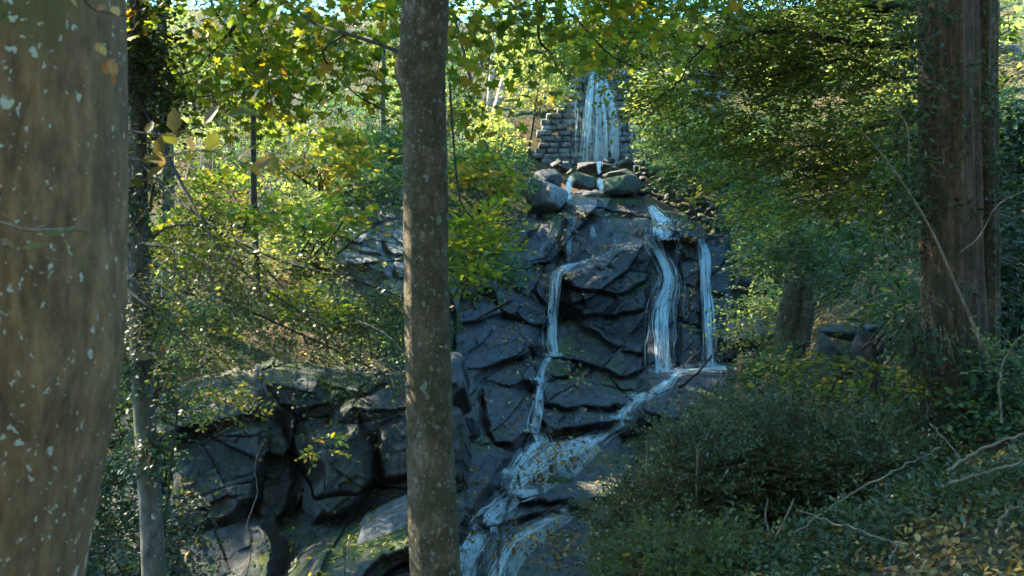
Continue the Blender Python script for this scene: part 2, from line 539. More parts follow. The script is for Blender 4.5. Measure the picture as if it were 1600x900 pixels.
def base_out(px, py):
    return interp1(py, [250, 340, 440, 520], [22.5, 20.5, 19.3, 18.6]) + 0 * px


# polygon in the photograph's pixels, how far it stands behind (+) or before (-) its base, tilt across and down per 100 px, edge rounding
FACE = [
    ([(884, 337), (905, 331), (962, 338), (1012, 346), (1014, 364), (985, 379), (950, 395), (905, 411), (882, 416), (880, 380)], 0.25, .15, -.1, 9),
    ([(846, 350), (880, 337), (877, 415), (838, 430), (802, 440), (806, 395)], 0.45, -.3, -.1, 9),
    ([(884, 423), (940, 402), (988, 383), (1013, 372), (1018, 400), (1012, 440), (968, 464), (900, 455), (880, 432)], -0.35, .1, .3, 10),
    ([(888, 455), (960, 464), (965, 472), (945, 490), (915, 498), (895, 480)], -0.05, .1, .3, 8),
    ([(972, 470), (1012, 444), (1010, 482), (960, 493), (950, 490)], -0.15, .1, .4, 8),
    ([(918, 503), (1010, 486), (1010, 538), (985, 535), (950, 525)], 0.15, .1, .5, 9),
    ([(1014, 360), (1060, 358), (1063, 370), (1065, 450), (1061, 520), (1063, 582), (1010, 585), (1013, 500)], -0.0, .2, -.1, 8),
    ([(1003, 356), (1040, 350), (1086, 360), (1092, 372), (1050, 374), (1010, 370)], -0.45, .2, -.5, 6),
    ([(1066, 374), (1092, 378), (1094, 408), (1070, 404)], 0.1, .1, .2, 6),
    ([(1066, 408), (1094, 412), (1092, 452), (1070, 446)], 0.0, .1, .2, 6),
    ([(1066, 450), (1092, 456), (1092, 510), (1068, 505)], -0.05, .1, .2, 6),
    ([(1064, 509), (1094, 514), (1094, 572), (1064, 575)], -0.1, .1, .2, 6),
    ([(1097, 382), (1132, 380), (1146, 450), (1150, 565), (1098, 572)], .25, .3, .1, 9),
    ([(802, 446), (868, 424), (882, 440), (876, 470), (855, 480), (815, 462)], 0.1, -.2, .5, 9),
    ([(770, 452), (812, 466), (852, 486), (860, 510), (825, 510), (780, 485)], -0.15, -.2, .5, 9),
    ([(880, 478), (905, 490), (912, 505), (884, 508), (868, 505)], .9, 0, 0, 6),
    ([(850, 512), (895, 508), (925, 520), (985, 545), (1008, 556), (1006, 580), (970, 588), (920, 573), (862, 560)], 0.0, .2, -.9, 9),
    ([(925, 512), (950, 530), (1008, 540), (1008, 552), (960, 545)], -.1, 0, .5, 6),
    ([(846, 566), (870, 561), (903, 575), (890, 592), (850, 593)], -.35, .1, -.4, 8),
    ([(905, 575), (965, 590), (1002, 590), (1000, 612), (940, 604), (900, 594)], -0.1, .1, -.9, 8),
    ([(838, 600), (905, 594), (945, 608), (990, 617), (996, 634), (900, 640), (835, 630)], -0.65, .1, -.7, 12),
    ([(832, 634), (900, 643), (994, 638), (965, 656), (905, 669), (862, 673), (836, 650)], -0.6, .1, .5, 9),
    ([(706, 522), (760, 505), (822, 512), (842, 538), (815, 558), (745, 576), (706, 585)], -0.5, -.2, -.4, 10),
    ([(745, 582), (820, 561), (845, 570), (835, 592), (800, 605), (760, 600)], -.5, -.2, -.9, 9),
    ([(752, 606), (800, 608), (830, 625), (830, 668), (800, 692), (772, 690), (757, 650)], -0.85, .2, .1, 12),
    ([(690, 590), (742, 583), (752, 610), (750, 660), (766, 690), (740, 700), (690, 695)], -0.8, -.3, .2, 10),
    ([(690, 500), (740, 478), (770, 470), (790, 488), (756, 502), (690, 518)], -.1, 0, -.2, 8),
    ([(690, 430), (760, 405), (802, 398), (800, 440), (765, 450), (690, 475)], .3, -.3, .2, 9),
    ([(808, 385), (846, 352), (804, 350), (770, 380), (770, 400)], .6, -.2, 0, 9),
    ([(892, 318), (935, 303), (958, 308), (950, 320), (930, 332), (905, 328)], .1, .1, -1.2, 7),
    ([(935, 304), (985, 309), (1010, 323), (1012, 342), (965, 335), (926, 334), (950, 320)], .5, .3, .2, 7),
    ([(1012, 322), (1040, 336), (1062, 346), (1060, 356), (1012, 352)], .1, .2, -1.0, 6),
    # the pool ledge on the right and the sliding channel below the falls
    ([(1010, 592), (1060, 582), (1160, 573), (1235, 585), (1250, 640), (1100, 660), (1040, 655), (1000, 640)], -1.0, .2, -1.5, 14),
    ([(800, 690), (835, 678), (880, 674), (965, 660), (1000, 645), (1040, 660), (1000, 720), (970, 790), (790, 790), (765, 745)], -.25, 0, -.5, 30),
    ([(770, 762), (970, 762), (965, 830), (860, 800), (760, 830), (745, 800)], -.2, 0, -.2, 16),
    ([(690, 702), (770, 697), (792, 715), (776, 740), (742, 795), (690, 830)], -1.0, .3, .2, 16),
    ([(765, 830), (840, 815), (880, 803), (930, 805), (940, 960), (740, 960), (752, 880)], -.35, .1, -.2, 16),
    ([(640, 900), (700, 840), (745, 800), (765, 830), (750, 880), (735, 960), (600, 960)], .1, .1, -.3, 14),
]
CLIFF = [
    ([(266, 705), (300, 680), (400, 660), (415, 668), (412, 720), (395, 780), (360, 812), (300, 830), (255, 830)], -0.3, -.1, .1, 16),
    ([(420, 662), (446, 668), (460, 720), (455, 760), (445, 800), (420, 828), (400, 800), (415, 730)], .15, .2, .1, 10),
    ([(450, 657), (518, 645), (520, 720), (490, 760), (468, 720)], .1, .2, .2, 12),
    ([(500, 690), (560, 665), (585, 700), (582, 750), (560, 790), (520, 812), (490, 810), (485, 775), (510, 740)], -0.5, .2, .3, 20),
    ([(590, 665), (642, 640), (710, 650), (710, 740), (600, 750), (588, 700)], -.2, .1, .2, 14),
    ([(562, 796), (600, 755), (710, 745), (710, 790), (640, 778), (575, 815)], .3, 0, .3, 10),
    ([(410, 580), (430, 572), (500, 588), (492, 612), (415, 602)], -0.4, 0, -.8, 8),
    ([(440, 607), (495, 616), (540, 602), (520, 628), (470, 640), (430, 632)], -.2, 0, -.5, 7),
    ([(502, 592), (560, 588), (605, 596), (570, 615), (520, 605)], -.2, 0, -.8, 7),
    ([(560, 622), (640, 592), (710, 562), (710, 600), (640, 638), (580, 645), (545, 640)], -.3, 0, -.9, 8),
    ([(235, 650), (290, 605), (370, 590), (405, 607), (408, 638), (380, 653), (300, 670), (240, 690)], -0.5, 0, -.5, 12),
    ([(262, 838), (340, 820), (410, 817), (430, 850), (420, 920), (262, 930)], -0.35, -.2, -.3, 14),
    ([(430, 832), (480, 815), (560, 820), (505, 865), (480, 930), (428, 930)], 0.2, 0, .2, 12),
    ([(522, 640), (590, 642), (570, 660), (520, 682)], -.1, 0, .2, 9),
    ([(150, 700), (260, 700), (250, 830), (150, 840)], -.2, 0, .1, 14),
    ([(150, 842), (255, 838), (255, 940), (150, 940)], -.6, 0, -.1, 12),
    ([(490, 872), (560, 822), (600, 792), (645, 776), (712, 790), (700, 835), (600, 872), (540, 930), (480, 930)], -.9, -.2, -1.4, 12),
    ([(150, 600), (232, 610), (232, 690), (150, 695)], -.1, 0, -.4, 12),
]
OUT = [
    ([(528, 366), (560, 357), (600, 372), (598, 396), (560, 394), (535, 386)], -.3, .1, -.5, 8),
    ([(533, 398), (560, 397), (608, 412), (600, 424), (558, 419)], -.5, .1, -.3, 6),
    ([(592, 360), (650, 345), (690, 350), (690, 398), (620, 400), (605, 385)], -.1, .1, -.4, 8),
    ([(610, 404), (690, 402), (690, 440), (620, 436)], -.1, .1, .3, 8),
    ([(560, 424), (605, 428), (650, 440), (640, 470), (575, 462)], .1, .1, .2, 8),
    ([(545, 300), (590, 280), (640, 290), (640, 342), (590, 352), (545, 350)], .4, .1, -.4, 10),
    ([(500, 440), (555, 424), (570, 460), (540, 480), (500, 470)], .3, .1, -.2, 8),
]


def worley(u, v, seed):
    iu, iv = np.floor(u), np.floor(v)
    f1 = np.full(u.shape, 9.0); f2 = f1.copy(); r, a_, b_, ta, tb = [np.zeros(u.shape) for _ in range(5)]
    for du in (-1, 0, 1):
        for dv in (-1, 0, 1):
            cu, cv = iu + du, iv + dv
            z = np.zeros_like(cu)
            pu = cu + _hash(cu, cv, z, seed); pv = cv + _hash(cu, cv, z + 1, seed)
            d = np.hypot(u - pu, v - pv)
            nearer = d < f1
            f2 = np.where(nearer, f1, np.minimum(f2, d))
            r = np.where(nearer, _hash(cu, cv, z + 2, seed), r)
            ta = np.where(nearer, _hash(cu, cv, z + 3, seed), ta); tb = np.where(nearer, _hash(cu, cv, z + 4, seed), tb)
            a_ = np.where(nearer, u - pu, a_); b_ = np.where(nearer, v - pv, b_)
            f1 = np.where(nearer, d, f1)
    return r, f2 - f1, a_, b_, ta, tb


def relief_depth(px, py, slabs, base, seed, namp=0.07, gap_slope=0.035, far=1.3, diag=(0.8, 0.6)):
    B = base(px, py)
    wx = px + 3 * vnoise(px / 38, py / 38, 0, seed + 50) + 2 * vnoise(px / 13, py / 13, 0, seed + 51)
    wy = py + 3 * vnoise(px / 38, py / 38, 3, seed + 52) + 2 * vnoise(px / 13, py / 13, 3, seed + 53)
    D = B + far
    near = np.full(np.shape(px), 1e9)
    for poly, off, gx, gy, rnd in slabs:
        cx, cy = np.mean(poly, axis=0)
        d = sdf(wx, wy, poly)
        near = np.minimum(near, d)
        e = np.clip(1 + d / (rnd * .6), 0, 1)                      # 0 inside, 1 on the outline
        v = B + off + gx * (px - cx) / 100 + gy * (py - cy) / 100 + e * e * 0.2 * rnd / 9 + np.maximum(d, 0) * gap_slope
        D = np.minimum(D, v)
    p = W(px, py, D)
    n = fbm(p[..., 0] * .6, p[..., 1] * .4, p[..., 2] * .7, 3, seed)
    # broken blocks: tilted flat facets along fractures that run down to the right
    u = p[..., 0] * diag[0] + p[..., 2] * diag[1]
    v = p[..., 0] * -diag[1] + p[..., 2] * diag[0]
    wu, wv = .05 * fbm(u * 1.5, v * 1.5, 0, 3, seed + 61), .04 * fbm(u * 1.5, v * 1.5, 5, 3, seed + 62)
    D = D + namp * n
    for su, sv, am, tl, cr, cw in ((.38, .95, .24, .42, .15, .035), (1.1, 2.3, .08, .34, .05, .04), (3.6, 5.6, .022, .34, .015, .06)):
        r1, edge, du, dv, ta, tb = worley(u * su + wu, v * sv + wv * 2, seed + int(su * 10))
        D = D + am * (r1 - .5) + tl * (du * (ta - .5) / su + dv * (tb - .5) / sv)
        if cr: D = D + cr * (1 - smooth(0, cw, edge)) * smooth(.35, .8, r1)
    n2 = fbm(p[..., 0] * 6, p[..., 1] * 2, p[..., 2] * 6, 3, seed + 29)
    n3 = fbm(p[..., 0] * 17, p[..., 1] * 5, p[..., 2] * 17, 2, seed + 39)
    return D + 0.03 * n2 + 0.014 * n3, near


class Relief:
    def __init__(s, name, slabs, base, bounds, step, seed, mat, reach=16, **kw):
        x0, y0, x1, y1 = bounds
        s.x0, s.y0, s.step = x0, y0, step
        gx, gy = np.meshgrid(np.arange(x0, x1 + .1, step), np.arange(y0, y1 + .1, step))
        s.D, s.near = relief_depth(gx, gy, slabs, base, seed, **kw)
        s.gx, s.gy = gx, gy
        s.slabs = slabs
        h, w = gx.shape
        keep = s.near < reach
        s.keep = keep
        idx = np.arange(h * w).reshape(h, w)
        q = np.stack([idx[:-1, :-1], idx[1:, :-1], idx[1:, 1:], idx[:-1, 1:]], -1).reshape(-1, 4)
        k = keep.ravel()
        q = q[k[q].all(1)]
        V = W(gx, gy, s.D).reshape(-1, 3)
        # rim: fold the border of the sheet back into the hill so the face is a solid body from the side
        e = np.concatenate([q[:, [0, 1]], q[:, [1, 2]], q[:, [2, 3]], q[:, [3, 0]]])
        key = np.sort(e, 1)
        kk = key[:, 0].astype(np.int64) * (h * w) + key[:, 1]
        _, inv, cnt = np.unique(kk, return_inverse=True, return_counts=True)
        b = e[cnt[inv] == 1]
        back = V.copy(); back[:, 1] += 2.5; back[:, 2] -= 0.6
        allV = np.concatenate([V, back])
        rim = np.stack([b[:, 1], b[:, 0], b[:, 0] + h * w, b[:, 1] + h * w], -1)
        q = np.concatenate([q, rim])
        used = np.unique(q)
        rm = -np.ones(len(allV), int); rm[used] = np.arange(len(used))
        s.obj = mesh_obj(name, allV[used], [rm[q]], mat, None, False)
        s.obj['kind'] = 'structure'

    def depth(s, px, py):
        fx = np.clip((np.asarray(px, float) - s.x0) / s.step, 0, s.D.shape[1] - 1.001)
        fy = np.clip((np.asarray(py, float) - s.y0) / s.step, 0, s.D.shape[0] - 1.001)
        ix, iy = fx.astype(int), fy.astype(int)
        tx, ty = fx - ix, fy - iy
        D = s.D
        return (D[iy, ix] * (1 - tx) * (1 - ty) + D[iy, ix + 1] * tx * (1 - ty) + D[iy + 1, ix] * (1 - tx) * ty + D[iy + 1, ix + 1] * tx * ty)

    def near_at(s, px, py):
        ix = np.clip(((px - s.x0) / s.step).astype(int), 0, s.D.shape[1] - 1)
        iy = np.clip(((py - s.y0) / s.step).astype(int), 0, s.D.shape[0] - 1)
        ins = (px >= s.x0) & (py >= s.y0) & (px <= s.gx.max()) & (py <= s.gy.max())
        return np.where(ins, s.near[iy, ix], 1e9), s.D[iy, ix]


face = Relief('rock_face', FACE, base_face, (640, 290, 1270, 965), 1.6, 3, ROCK_WET)
tag(face.obj, 'dark wet fractured rock face that the water runs down', None, None, 'structure')
cliff = Relief('cliff', CLIFF, base_cliff, (120, 550, 730, 945), 1.8, 13, ROCK_CLIFF, diag=(0.9, -0.3), far=.7, gap_slope=.02)
tag(cliff.obj, 'dark rounded rock cliff between the slender trunk and the middle trunk', None, None, 'structure')
outc = Relief('rock_outcrop', OUT, base_out, (480, 260, 710, 490), 1.6, 23, ROCK_GREY, diag=(0.9, -0.4))
tag(outc.obj, 'grey mossy ledges jutting from the fern slope', None, None, 'structure')
RELIEFS = [face, cliff, outc]

# ------------------------------------------------------------------ ground: one sheet to the horizon
ctrl = [  # px, py, distance
    (300, 575, 15.6), (450, 575, 15.8), (600, 575, 16.2), (300, 470, 18.5), (440, 460, 19.2), (540, 470, 19.6), (650, 440, 20.5),
    (300, 340, 24), (450, 330, 25), (560, 340, 23), (680, 330, 24.5), (760, 350, 25.5), (300, 230, 30), (450, 215, 32), (600, 215, 31), (720, 240, 30.5), (790, 262, 30.5),
    (300, 140, 40), (450, 120, 42), (600, 115, 42), (750, 140, 40), (820, 160, 36), (300, 85, 54), (500, 75, 56), (700, 80, 55), (840, 95, 46),
    (930, 112, 34.5), (930, 100, 40), (1000, 95, 46), (100, 580, 15), (0, 470, 18), (-200, 350, 22), (-300, 200, 32), (-200, 100, 48), (100, 120, 42), (100, 300, 26),
    (-400, 600, 12), (-600, 450, 14),
    (930, 278, 31), (880, 278, 31), (1000, 276, 31), (940, 290, 29.5), (930, 284, 32.3), (880, 282, 32.2), (1000, 280, 32.3), (930, 300, 28), (900, 345, 27.2), (1000, 350, 27), (1100, 370, 26.5), (850, 330, 27),
    (800, 430, 26), (950, 450, 25.6), (1100, 450, 25), (900, 560, 24.2), (1050, 580, 23.5), (1200, 575, 22.5), (850, 690, 21), (1000, 660, 21.5), (1130, 640, 19),
    (1040, 260, 31), (1080, 300, 28.5), (1130, 330, 26.5), (1180, 380, 24), (1220, 430, 21), (1200, 520, 20), (1060, 180, 34), (1150, 120, 38), (1300, 100, 38), (1250, 220, 29),
    (1300, 330, 22), (1400, 330, 19), (1300, 440, 16), (1400, 450, 13.5), (1500, 420, 13), (1330, 690, 8.6), (1470, 690, 7.2), (1600, 650, 6.8),
    (1700, 250, 20), (1900, 450, 10), (1600, 470, 10.5), (2200, 500, 7), (1300, 720, 8), (1150, 760, 8.5), (1600, 760, 5.2), (1450, 830, 5), (1300, 900, 5.2), (1600, 900, 3.8), (1100, 900, 6.2), (980, 900, 7.2),
    (900, 900, 9.0), (960, 840, 12.5), (860, 850, 15.6), (800, 780, 18), (740, 900, 14.2), (700, 960, 13), (640, 900, 14),
]
P = [W(a, b, c) for a, b, c in ctrl]
P += [np.array(p, float) for p in [(0, 0, -1.6), (1.5, 1, -1.55), (-1.5, 1, -1.75), (0.5, 3, -1.7), (-2, 4, -2.3), (3.5, 2.5, -1.0), (6, 3, 0.2), (-1, 6, -2.9), (0.3, 6.2, -2.1),
                                   (-3, 8, -4.0), (-0.5, 9.5, -4.1), (-4, 11, -4.3), (-2, 11.5, -4.3), (-1, 11.5, -4.3), (-7, 9, -3.8), (-9, 4, -2.5), (-6, 12, -3.6), (0, -6, -1.0), (-8, -4, -1.5),
                                   (8, -3, .5), (12, 8, 2.5), (16, 18, 5), (-18, 18, 1), (-25, 30, 6), (20, 35, 11), (-16, 10, -1.2), (0, 62, 15), (-20, 62, 16), (20, 60, 16)]]
P = np.array(P)


def tps_fit(P, lam=0.02):
    n = len(P)
    d = np.hypot(P[:, None, 0] - P[None, :, 0], P[:, None, 1] - P[None, :, 1])
    K = np.where(d > 0, d ** 2 * np.log(d + 1e-12), 0) * 0.01 + lam * np.eye(n)
    Q = np.c_[np.ones(n), P[:, :2]]
    A = np.block([[K, Q], [Q.T, np.zeros((3, 3))]])
    return np.linalg.solve(A, np.r_[P[:, 2], 0, 0, 0])


TW = tps_fit(P)


def ground_raw(x, y):
    xc, yc = np.clip(x, -45, 45), np.clip(y, -12, 72)
    s = TW[-3] + TW[-2] * xc + TW[-1] * yc
    for i in range(len(P)):
        d2 = (xc - P[i, 0]) ** 2 + (yc - P[i, 1]) ** 2
        s = s + TW[i] * 0.005 * d2 * np.log(d2 + 1e-12)
    r = np.maximum(np.abs(x) / 40, np.abs(y - 28) / 42)
    w = smooth(0.85, 1.35, r)
    far = 14 + 6 * fbm(x / 60, y / 60, 0, 3, 5)
    s = np.clip(s, -6, 26) * (1 - w) + far * w
    near = np.clip(np.hypot(x, y) / 25, .25, 1)
    return s + 0.22 * near * fbm(x * .7, y * .7, 0, 4, 31) + 0.05 * fbm(x * 3, y * 3, 0, 2, 41)


def stretch(n, lo, hi, core, step):
    c = np.arange(core[0], core[1] + 1e-6, step)
    a = core[0] - np.geomspace(step, core[0] - lo, n)[::-1]
    b = core[1] + np.geomspace(step, hi - core[1], n)
    return np.concatenate([a, c, b])


gxs = stretch(24, -600, 600, (-24, 20), 0.16)
gys = stretch(24, -400, 900, (0.5, 48), 0.16)
GX, GY = np.meshgrid(gxs, gys)
GZ = ground_raw(GX, GY)
for it in range(80):                                    # keep the soil behind the rock faces
    px = 800 + GX / np.maximum(GY, .05) * F
    py = 450 - GZ / np.maximum(GY, .05) * F
    bad = np.zeros(GX.shape, bool)
    for r in RELIEFS:
        nr, dd = r.near_at(px, py)
        bad |= (nr < 9) & (GY > 3) & (GY < dd + 0.25)
    if not bad.any(): break
    GZ[bad] -= 0.08
h, w = GX.shape
idx = np.arange(h * w).reshape(h, w)
q = np.stack([idx[:-1, :-1], idx[:-1, 1:], idx[1:, 1:], idx[1:, :-1]], -1).reshape(-1, 4)
g = mesh_obj('ground', np.stack([GX, GY, GZ], -1).reshape(-1, 3), [q], SOIL, None, True)
tag(g, None, None, None, 'structure')


def gz(x, y):
    x = np.asarray(x, float); y = np.asarray(y, float)
    ix = np.clip(np.searchsorted(gxs, x) - 1, 0, len(gxs) - 2)
    iy = np.clip(np.searchsorted(gys, y) - 1, 0, len(gys) - 2)
    tx = (x - gxs[ix]) / (gxs[ix + 1] - gxs[ix]); ty = (y - gys[iy]) / (gys[iy + 1] - gys[iy])
    return (GZ[iy, ix] * (1 - tx) * (1 - ty) + GZ[iy, ix + 1] * tx * (1 - ty) + GZ[iy + 1, ix] * (1 - tx) * ty + GZ[iy + 1, ix + 1] * tx * ty)


# ------------------------------------------------------------------ masonry dam behind the top fall
def dam():
    g = Geo()
    rng = np.random.default_rng(5)
    yb = 32.6
    z0, z1 = W(0, 285, yb)[2], W(0, 112, yb)[2]
    rows = 19
    hh = (z1 - z0) / rows
    for r in range(rows):
        x = 0.9 + rng.uniform(-.3, 0)
        zc = z0 + hh * (r + (rng.uniform(-.10, .10) if 0 < r < rows - 1 else 0))
        # the left end steps back as it rises: broken away top corner
        py = 450 - zc / yb * F
        xmin = (np.interp(py, [112, 160, 168, 185, 200, 262], [912, 905, 885, 868, 856, 846]) - 800) * yb / F
        xmax = 6.2
        while x < xmax:
            wdt = rng.uniform(.16, .48)
            if x + wdt > xmin and rng.random() > 0.02:
                nx, nz = 6, 5
                u, v = np.meshgrid(np.array([0, .04, .3, .7, .96, 1]), np.array([0, .08, .5, .92, 1]))
                ed = np.minimum(np.minimum(u, 1 - u) * wdt, np.minimum(v, 1 - v) * hh)
                X = x + .008 + u * (wdt - .016); Z = zc + rng.uniform(-.02, .02) + .006 + v * (hh * rng.uniform(.9, 1.1) - .012)
                off = rng.uniform(-.06, .06)
                Yf = yb - .12 + off + .04 * (1 - smooth(0, .012, ed)) + .035 * vnoise(X * 9, Z * 9, 0, 3) - 0.10 * (zc - z0) * -0.35
                Vf = np.stack([X, Yf, Z], -1).reshape(-1, 3)
                Vb = Vf.copy(); Vb[:, 1] = yb + .55
                i = np.arange(nx * nz).reshape(nz, nx)
                q = np.stack([i[:-1, :-1], i[:-1, 1:], i[1:, 1:], i[1:, :-1]], -1).reshape(-1, 4)
                per = np.concatenate([i[0, :], i[1:, -1], i[-1, -2::-1], i[-2:0:-1, 0]])
                s = np.stack([np.roll(per, -1), per, per + nx * nz, np.roll(per, -1) + nx * nz], -1)
                g.add(np.concatenate([Vf, Vb]), q, s)
            x += wdt
    # dark core behind the joints
    o = g.build('stone_dam_wall', WALLSTONE)
    tag(o, 'grey block masonry wall that the topmost thin fall drops over', 'wall')
    return o


dam()

# ------------------------------------------------------------------ water
def water_ribbons(name, paths, rel, n_rib, mat, lift=0.06, seed=0, wr=(0.015, 0.05), sheet=True, smoothD=5, wander=.12, dfun=None, label=None, lo=0.0, sheet_w=1.0, free=0, splash=()):
    """paths: list of [(px, py, half_width_px), ...] down the flow."""
    rng = np.random.default_rng(seed)
    g = Geo()

    def depth_along(px, py):
        d = dfun(px, py) if dfun else rel.depth(px, py)
        if free:                                        # falls clear of hollows: keeps the nearest recent depth
            for i in range(1, d.shape[-1]):
                d[..., i] = np.minimum(d[..., i], d[..., i - 1] + 0.03)
        k = np.ones(smoothD) / smoothD
        pad = smoothD // 2
        dp = np.pad(d, [(0, 0)] * (d.ndim - 1) + [(pad, pad)], mode='edge')
        return np.apply_along_axis(lambda a: np.convolve(a, k, 'valid'), -1, dp)

    for path in paths:
        A = np.array([(a, b, 0.) for a, b, c in path])
        L = np.r_[0, np.cumsum(np.hypot(*np.diff(A[:, :2], axis=0).T))]
        n = max(12, int(L[-1] / 3.2))
        C = curve(A, n)
        hw = .82 * np.interp(np.linspace(0, 1, n), np.linspace(0, 1, len(path)), [c for _, _, c in path])
        T = np.gradient(C[:, :2], axis=0); T /= np.linalg.norm(T, axis=1)[:, None]
        N = np.stack([-T[:, 1], T[:, 0]], -1)
        if sheet:
            m = 13
            u = np.linspace(-1, 1, m)[:, None] * sheet_w * .6
            px = C[None, :, 0] + u * hw * N[:, 0]; py = C[None, :, 1] + u * hw * N[:, 1]
            D = depth_along(px, py) - lift * .6
            V = W(px, py, D)
            sp = np.linalg.norm(np.diff(V[m // 2], axis=0), axis=1)
            v = np.r_[0, np.cumsum(sp)]
            uu = (u * hw / F * D.mean())
            UV = np.stack([np.broadcast_to(uu, px.shape) + rng.uniform(0, 9), np.broadcast_to(v, px.shape)], -1)
            i = np.arange(m * n).reshape(m, n)
            q = np.stack([i[:-1, :-1], i[:-1, 1:], i[1:, 1:], i[1:, :-1]], -1).reshape(-1, 4)
            g.add(V.reshape(-1, 3), q, uv=UV.reshape(-1, 2))
        for _ in range(n_rib):
            a = rng.uniform(0, .75) if rng.random() < .6 else 0
            b = min(1, a + rng.uniform(.2, .9))
            i0, i1 = int(a * (n - 1)), max(int(b * (n - 1)), int(a * (n - 1)) + 5)
            i1 = min(i1, n - 1); i0 = min(i0, i1 - 5)
            if i0 < 0: i0 = 0
            s0 = np.clip(rng.normal(0, .55), -1.3, 1.3)
            tt = np.arange(i0, i1 + 1)
            sw = s0 + wander * vnoise(tt * .12 + rng.uniform(0, 99), 0, 0, seed) + 0.05 * vnoise(tt * .6, rng.uniform(0, 99), 0, seed)
            px = C[tt, 0] + sw * hw[tt] * N[tt, 0]; py = C[tt, 1] + sw * hw[tt] * N[tt, 1]
            D = depth_along(px[None], py[None])[0] - lift * rng.uniform(.7, 1.5)
            Pc = W(px, py, D)
            wd = rng.uniform(*wr) * np.sin(np.linspace(0.12, np.pi - .12, len(tt))) * (1 + .4 * vnoise(tt * .5, rng.uniform(0, 50), 0, seed))
            side = np.stack([N[tt, 0], np.zeros(len(tt)), -N[tt, 1]], -1)
            V = np.concatenate([Pc - side * wd[:, None] / 2, Pc + [0, -.012, 0], Pc + side * wd[:, None] / 2])
            k = len(tt)
            i = np.arange(k - 1)
            q = np.concatenate([np.stack([i, i + 1, i + 1 + k, i + k], -1), np.stack([i + k, i + 1 + k, i + 1 + 2 * k, i + 2 * k], -1)])
            v = np.arange(k) * .06 + rng.uniform(0, 20)
            o0 = rng.uniform(0, 30)
            UV = np.concatenate([np.c_[np.full(k, o0), v], np.c_[np.full(k, o0 + .02), v], np.c_[np.full(k, o0 + .04), v]])
            g.add(V, q, uv=UV)
    for sx, sy, sr in splash:                            # foam and drops where it lands
        k = 260
        px = sx + rng.normal(size=k) * sr * .7; py = sy - np.abs(rng.normal(size=k)) * sr * .22
        pc = W(px, py, rel.depth(px, py) - .05 - rng.random(k) * .08)
        s_ = rng.uniform(.006, .022, k)[:, None, None]
        A_ = rng.normal(size=(k, 1, 3)); A_ /= np.linalg.norm(A_, axis=-1, keepdims=True)
        B_ = rng.normal(size=(k, 1, 3)); B_ /= np.linalg.norm(B_, axis=-1, keepdims=True)
        q4 = np.array([(-1, -.6), (1, -.6), (1, .6), (-1, .6)])[None]
        V = pc[:, None] + s_ * (q4[..., :1] * A_ + q4[..., 1:] * B_)
        i = np.arange(k)[:, None] * 4 + np.arange(4)[None]
        g.add(V.reshape(-1, 3), i, uv=np.zeros((k * 4, 2)) + .31)
    o = g.build(name, mat, None, True, uv=True)
    tag(o, label, None, None, 'structure')
    return o


water_ribbons('waterfall', [[(926, 112, 4), (922, 150, 6), (918, 200, 9), (915, 262, 12)], [(936, 113, 8), (938, 160, 14), (940, 210, 20), (938, 262, 24)],
                            [(946, 125, 5), (954, 160, 7), (960, 200, 9), (962, 262, 8)]],
              None, 80, WATER_DAM, .05, 1, (.008, .03), dfun=lambda px, py: 32.25 + 0 * px - np.clip(py - 112, 0, 40) * .002, wander=.08,
              label='tall thin water curtain falling over the masonry wall')
water_ribbons('water_film', [[(985, 165, 18), (988, 215, 22), (990, 268, 24)], [(905, 150, 12), (902, 205, 14), (900, 268, 16)]],
              None, 34, WATER_DAM, .05, 77, (.006, .016), sheet=False, dfun=lambda px, py: 32.3 + 0 * px, wander=.1, label='fine trickles wetting the masonry either side of the top fall')
water_ribbons('waterfall', [[(1016, 322, 6), (1030, 340, 12), (1044, 347, 10)], [(1030, 348, 14), (1034, 360, 18), (1040, 372, 24)], [(1008, 368, 8), (1022, 382, 13), (1032, 402, 11), (1043, 425, 13), (1044, 450, 19), (1036, 480, 21), (1033, 530, 22), (1037, 584, 24)]],
              face, 80, WATER_FALL, .07, 2, (.005, .022), wander=.25, splash=[(1037, 582, 26), (1036, 375, 14), (1040, 346, 12)], free=1, label='broad right-hand fall spreading down the dark rock')
water_ribbons('waterfall', [[(1094, 374, 8), (1102, 400, 9), (1102, 440, 8), (1106, 490, 9), (1108, 535, 9), (1110, 573, 13)]], face, 50, WATER_FALL, .07, 3, (.008, .03), splash=[(1109, 572, 16)], free=1,
              label='narrow fall at the right edge of the rock beside the shrubs')
water_ribbons('waterfall', [[(905, 411, 2), (886, 418, 5), (870, 432, 9), (866, 462, 11), (863, 500, 12), (862, 530, 14), (866, 558, 16)], [(860, 558, 8), (851, 572, 5), (846, 594, 6)], 
                            [(850, 594, 18), (842, 612, 10), (840, 640, 13), (838, 678, 14)]],
              face, 40, WATER_FALL, .07, 4, (.006, .022), wander=.25, splash=[(862, 556, 12), (838, 676, 18), (846, 594, 12)], free=1, label='slim left-hand fall splitting round a dark bump')
water_ribbons('waterfall', [[(892, 276, 5), (888, 296, 5), (890, 318, 8), (896, 334, 6)]], None, 26, WATER_FALL, .05, 5, (.015, .05), dfun=lambda px, py: 26.9 + 0 * px - (py - 276) * .012,
              label='small fall beside the moss-green boulder under the dam')
water_ribbons('waterfall', [[(936, 278, 3), (938, 288, 5), (940, 301, 8)], [(936, 252, 4), (936, 262, 4), (936, 272, 3)]], None, 26, WATER_FALL, .05, 6, (.015, .06), dfun=lambda px, py: 26.75 + 0 * px,
              label='short white spout between boulders under the dam')
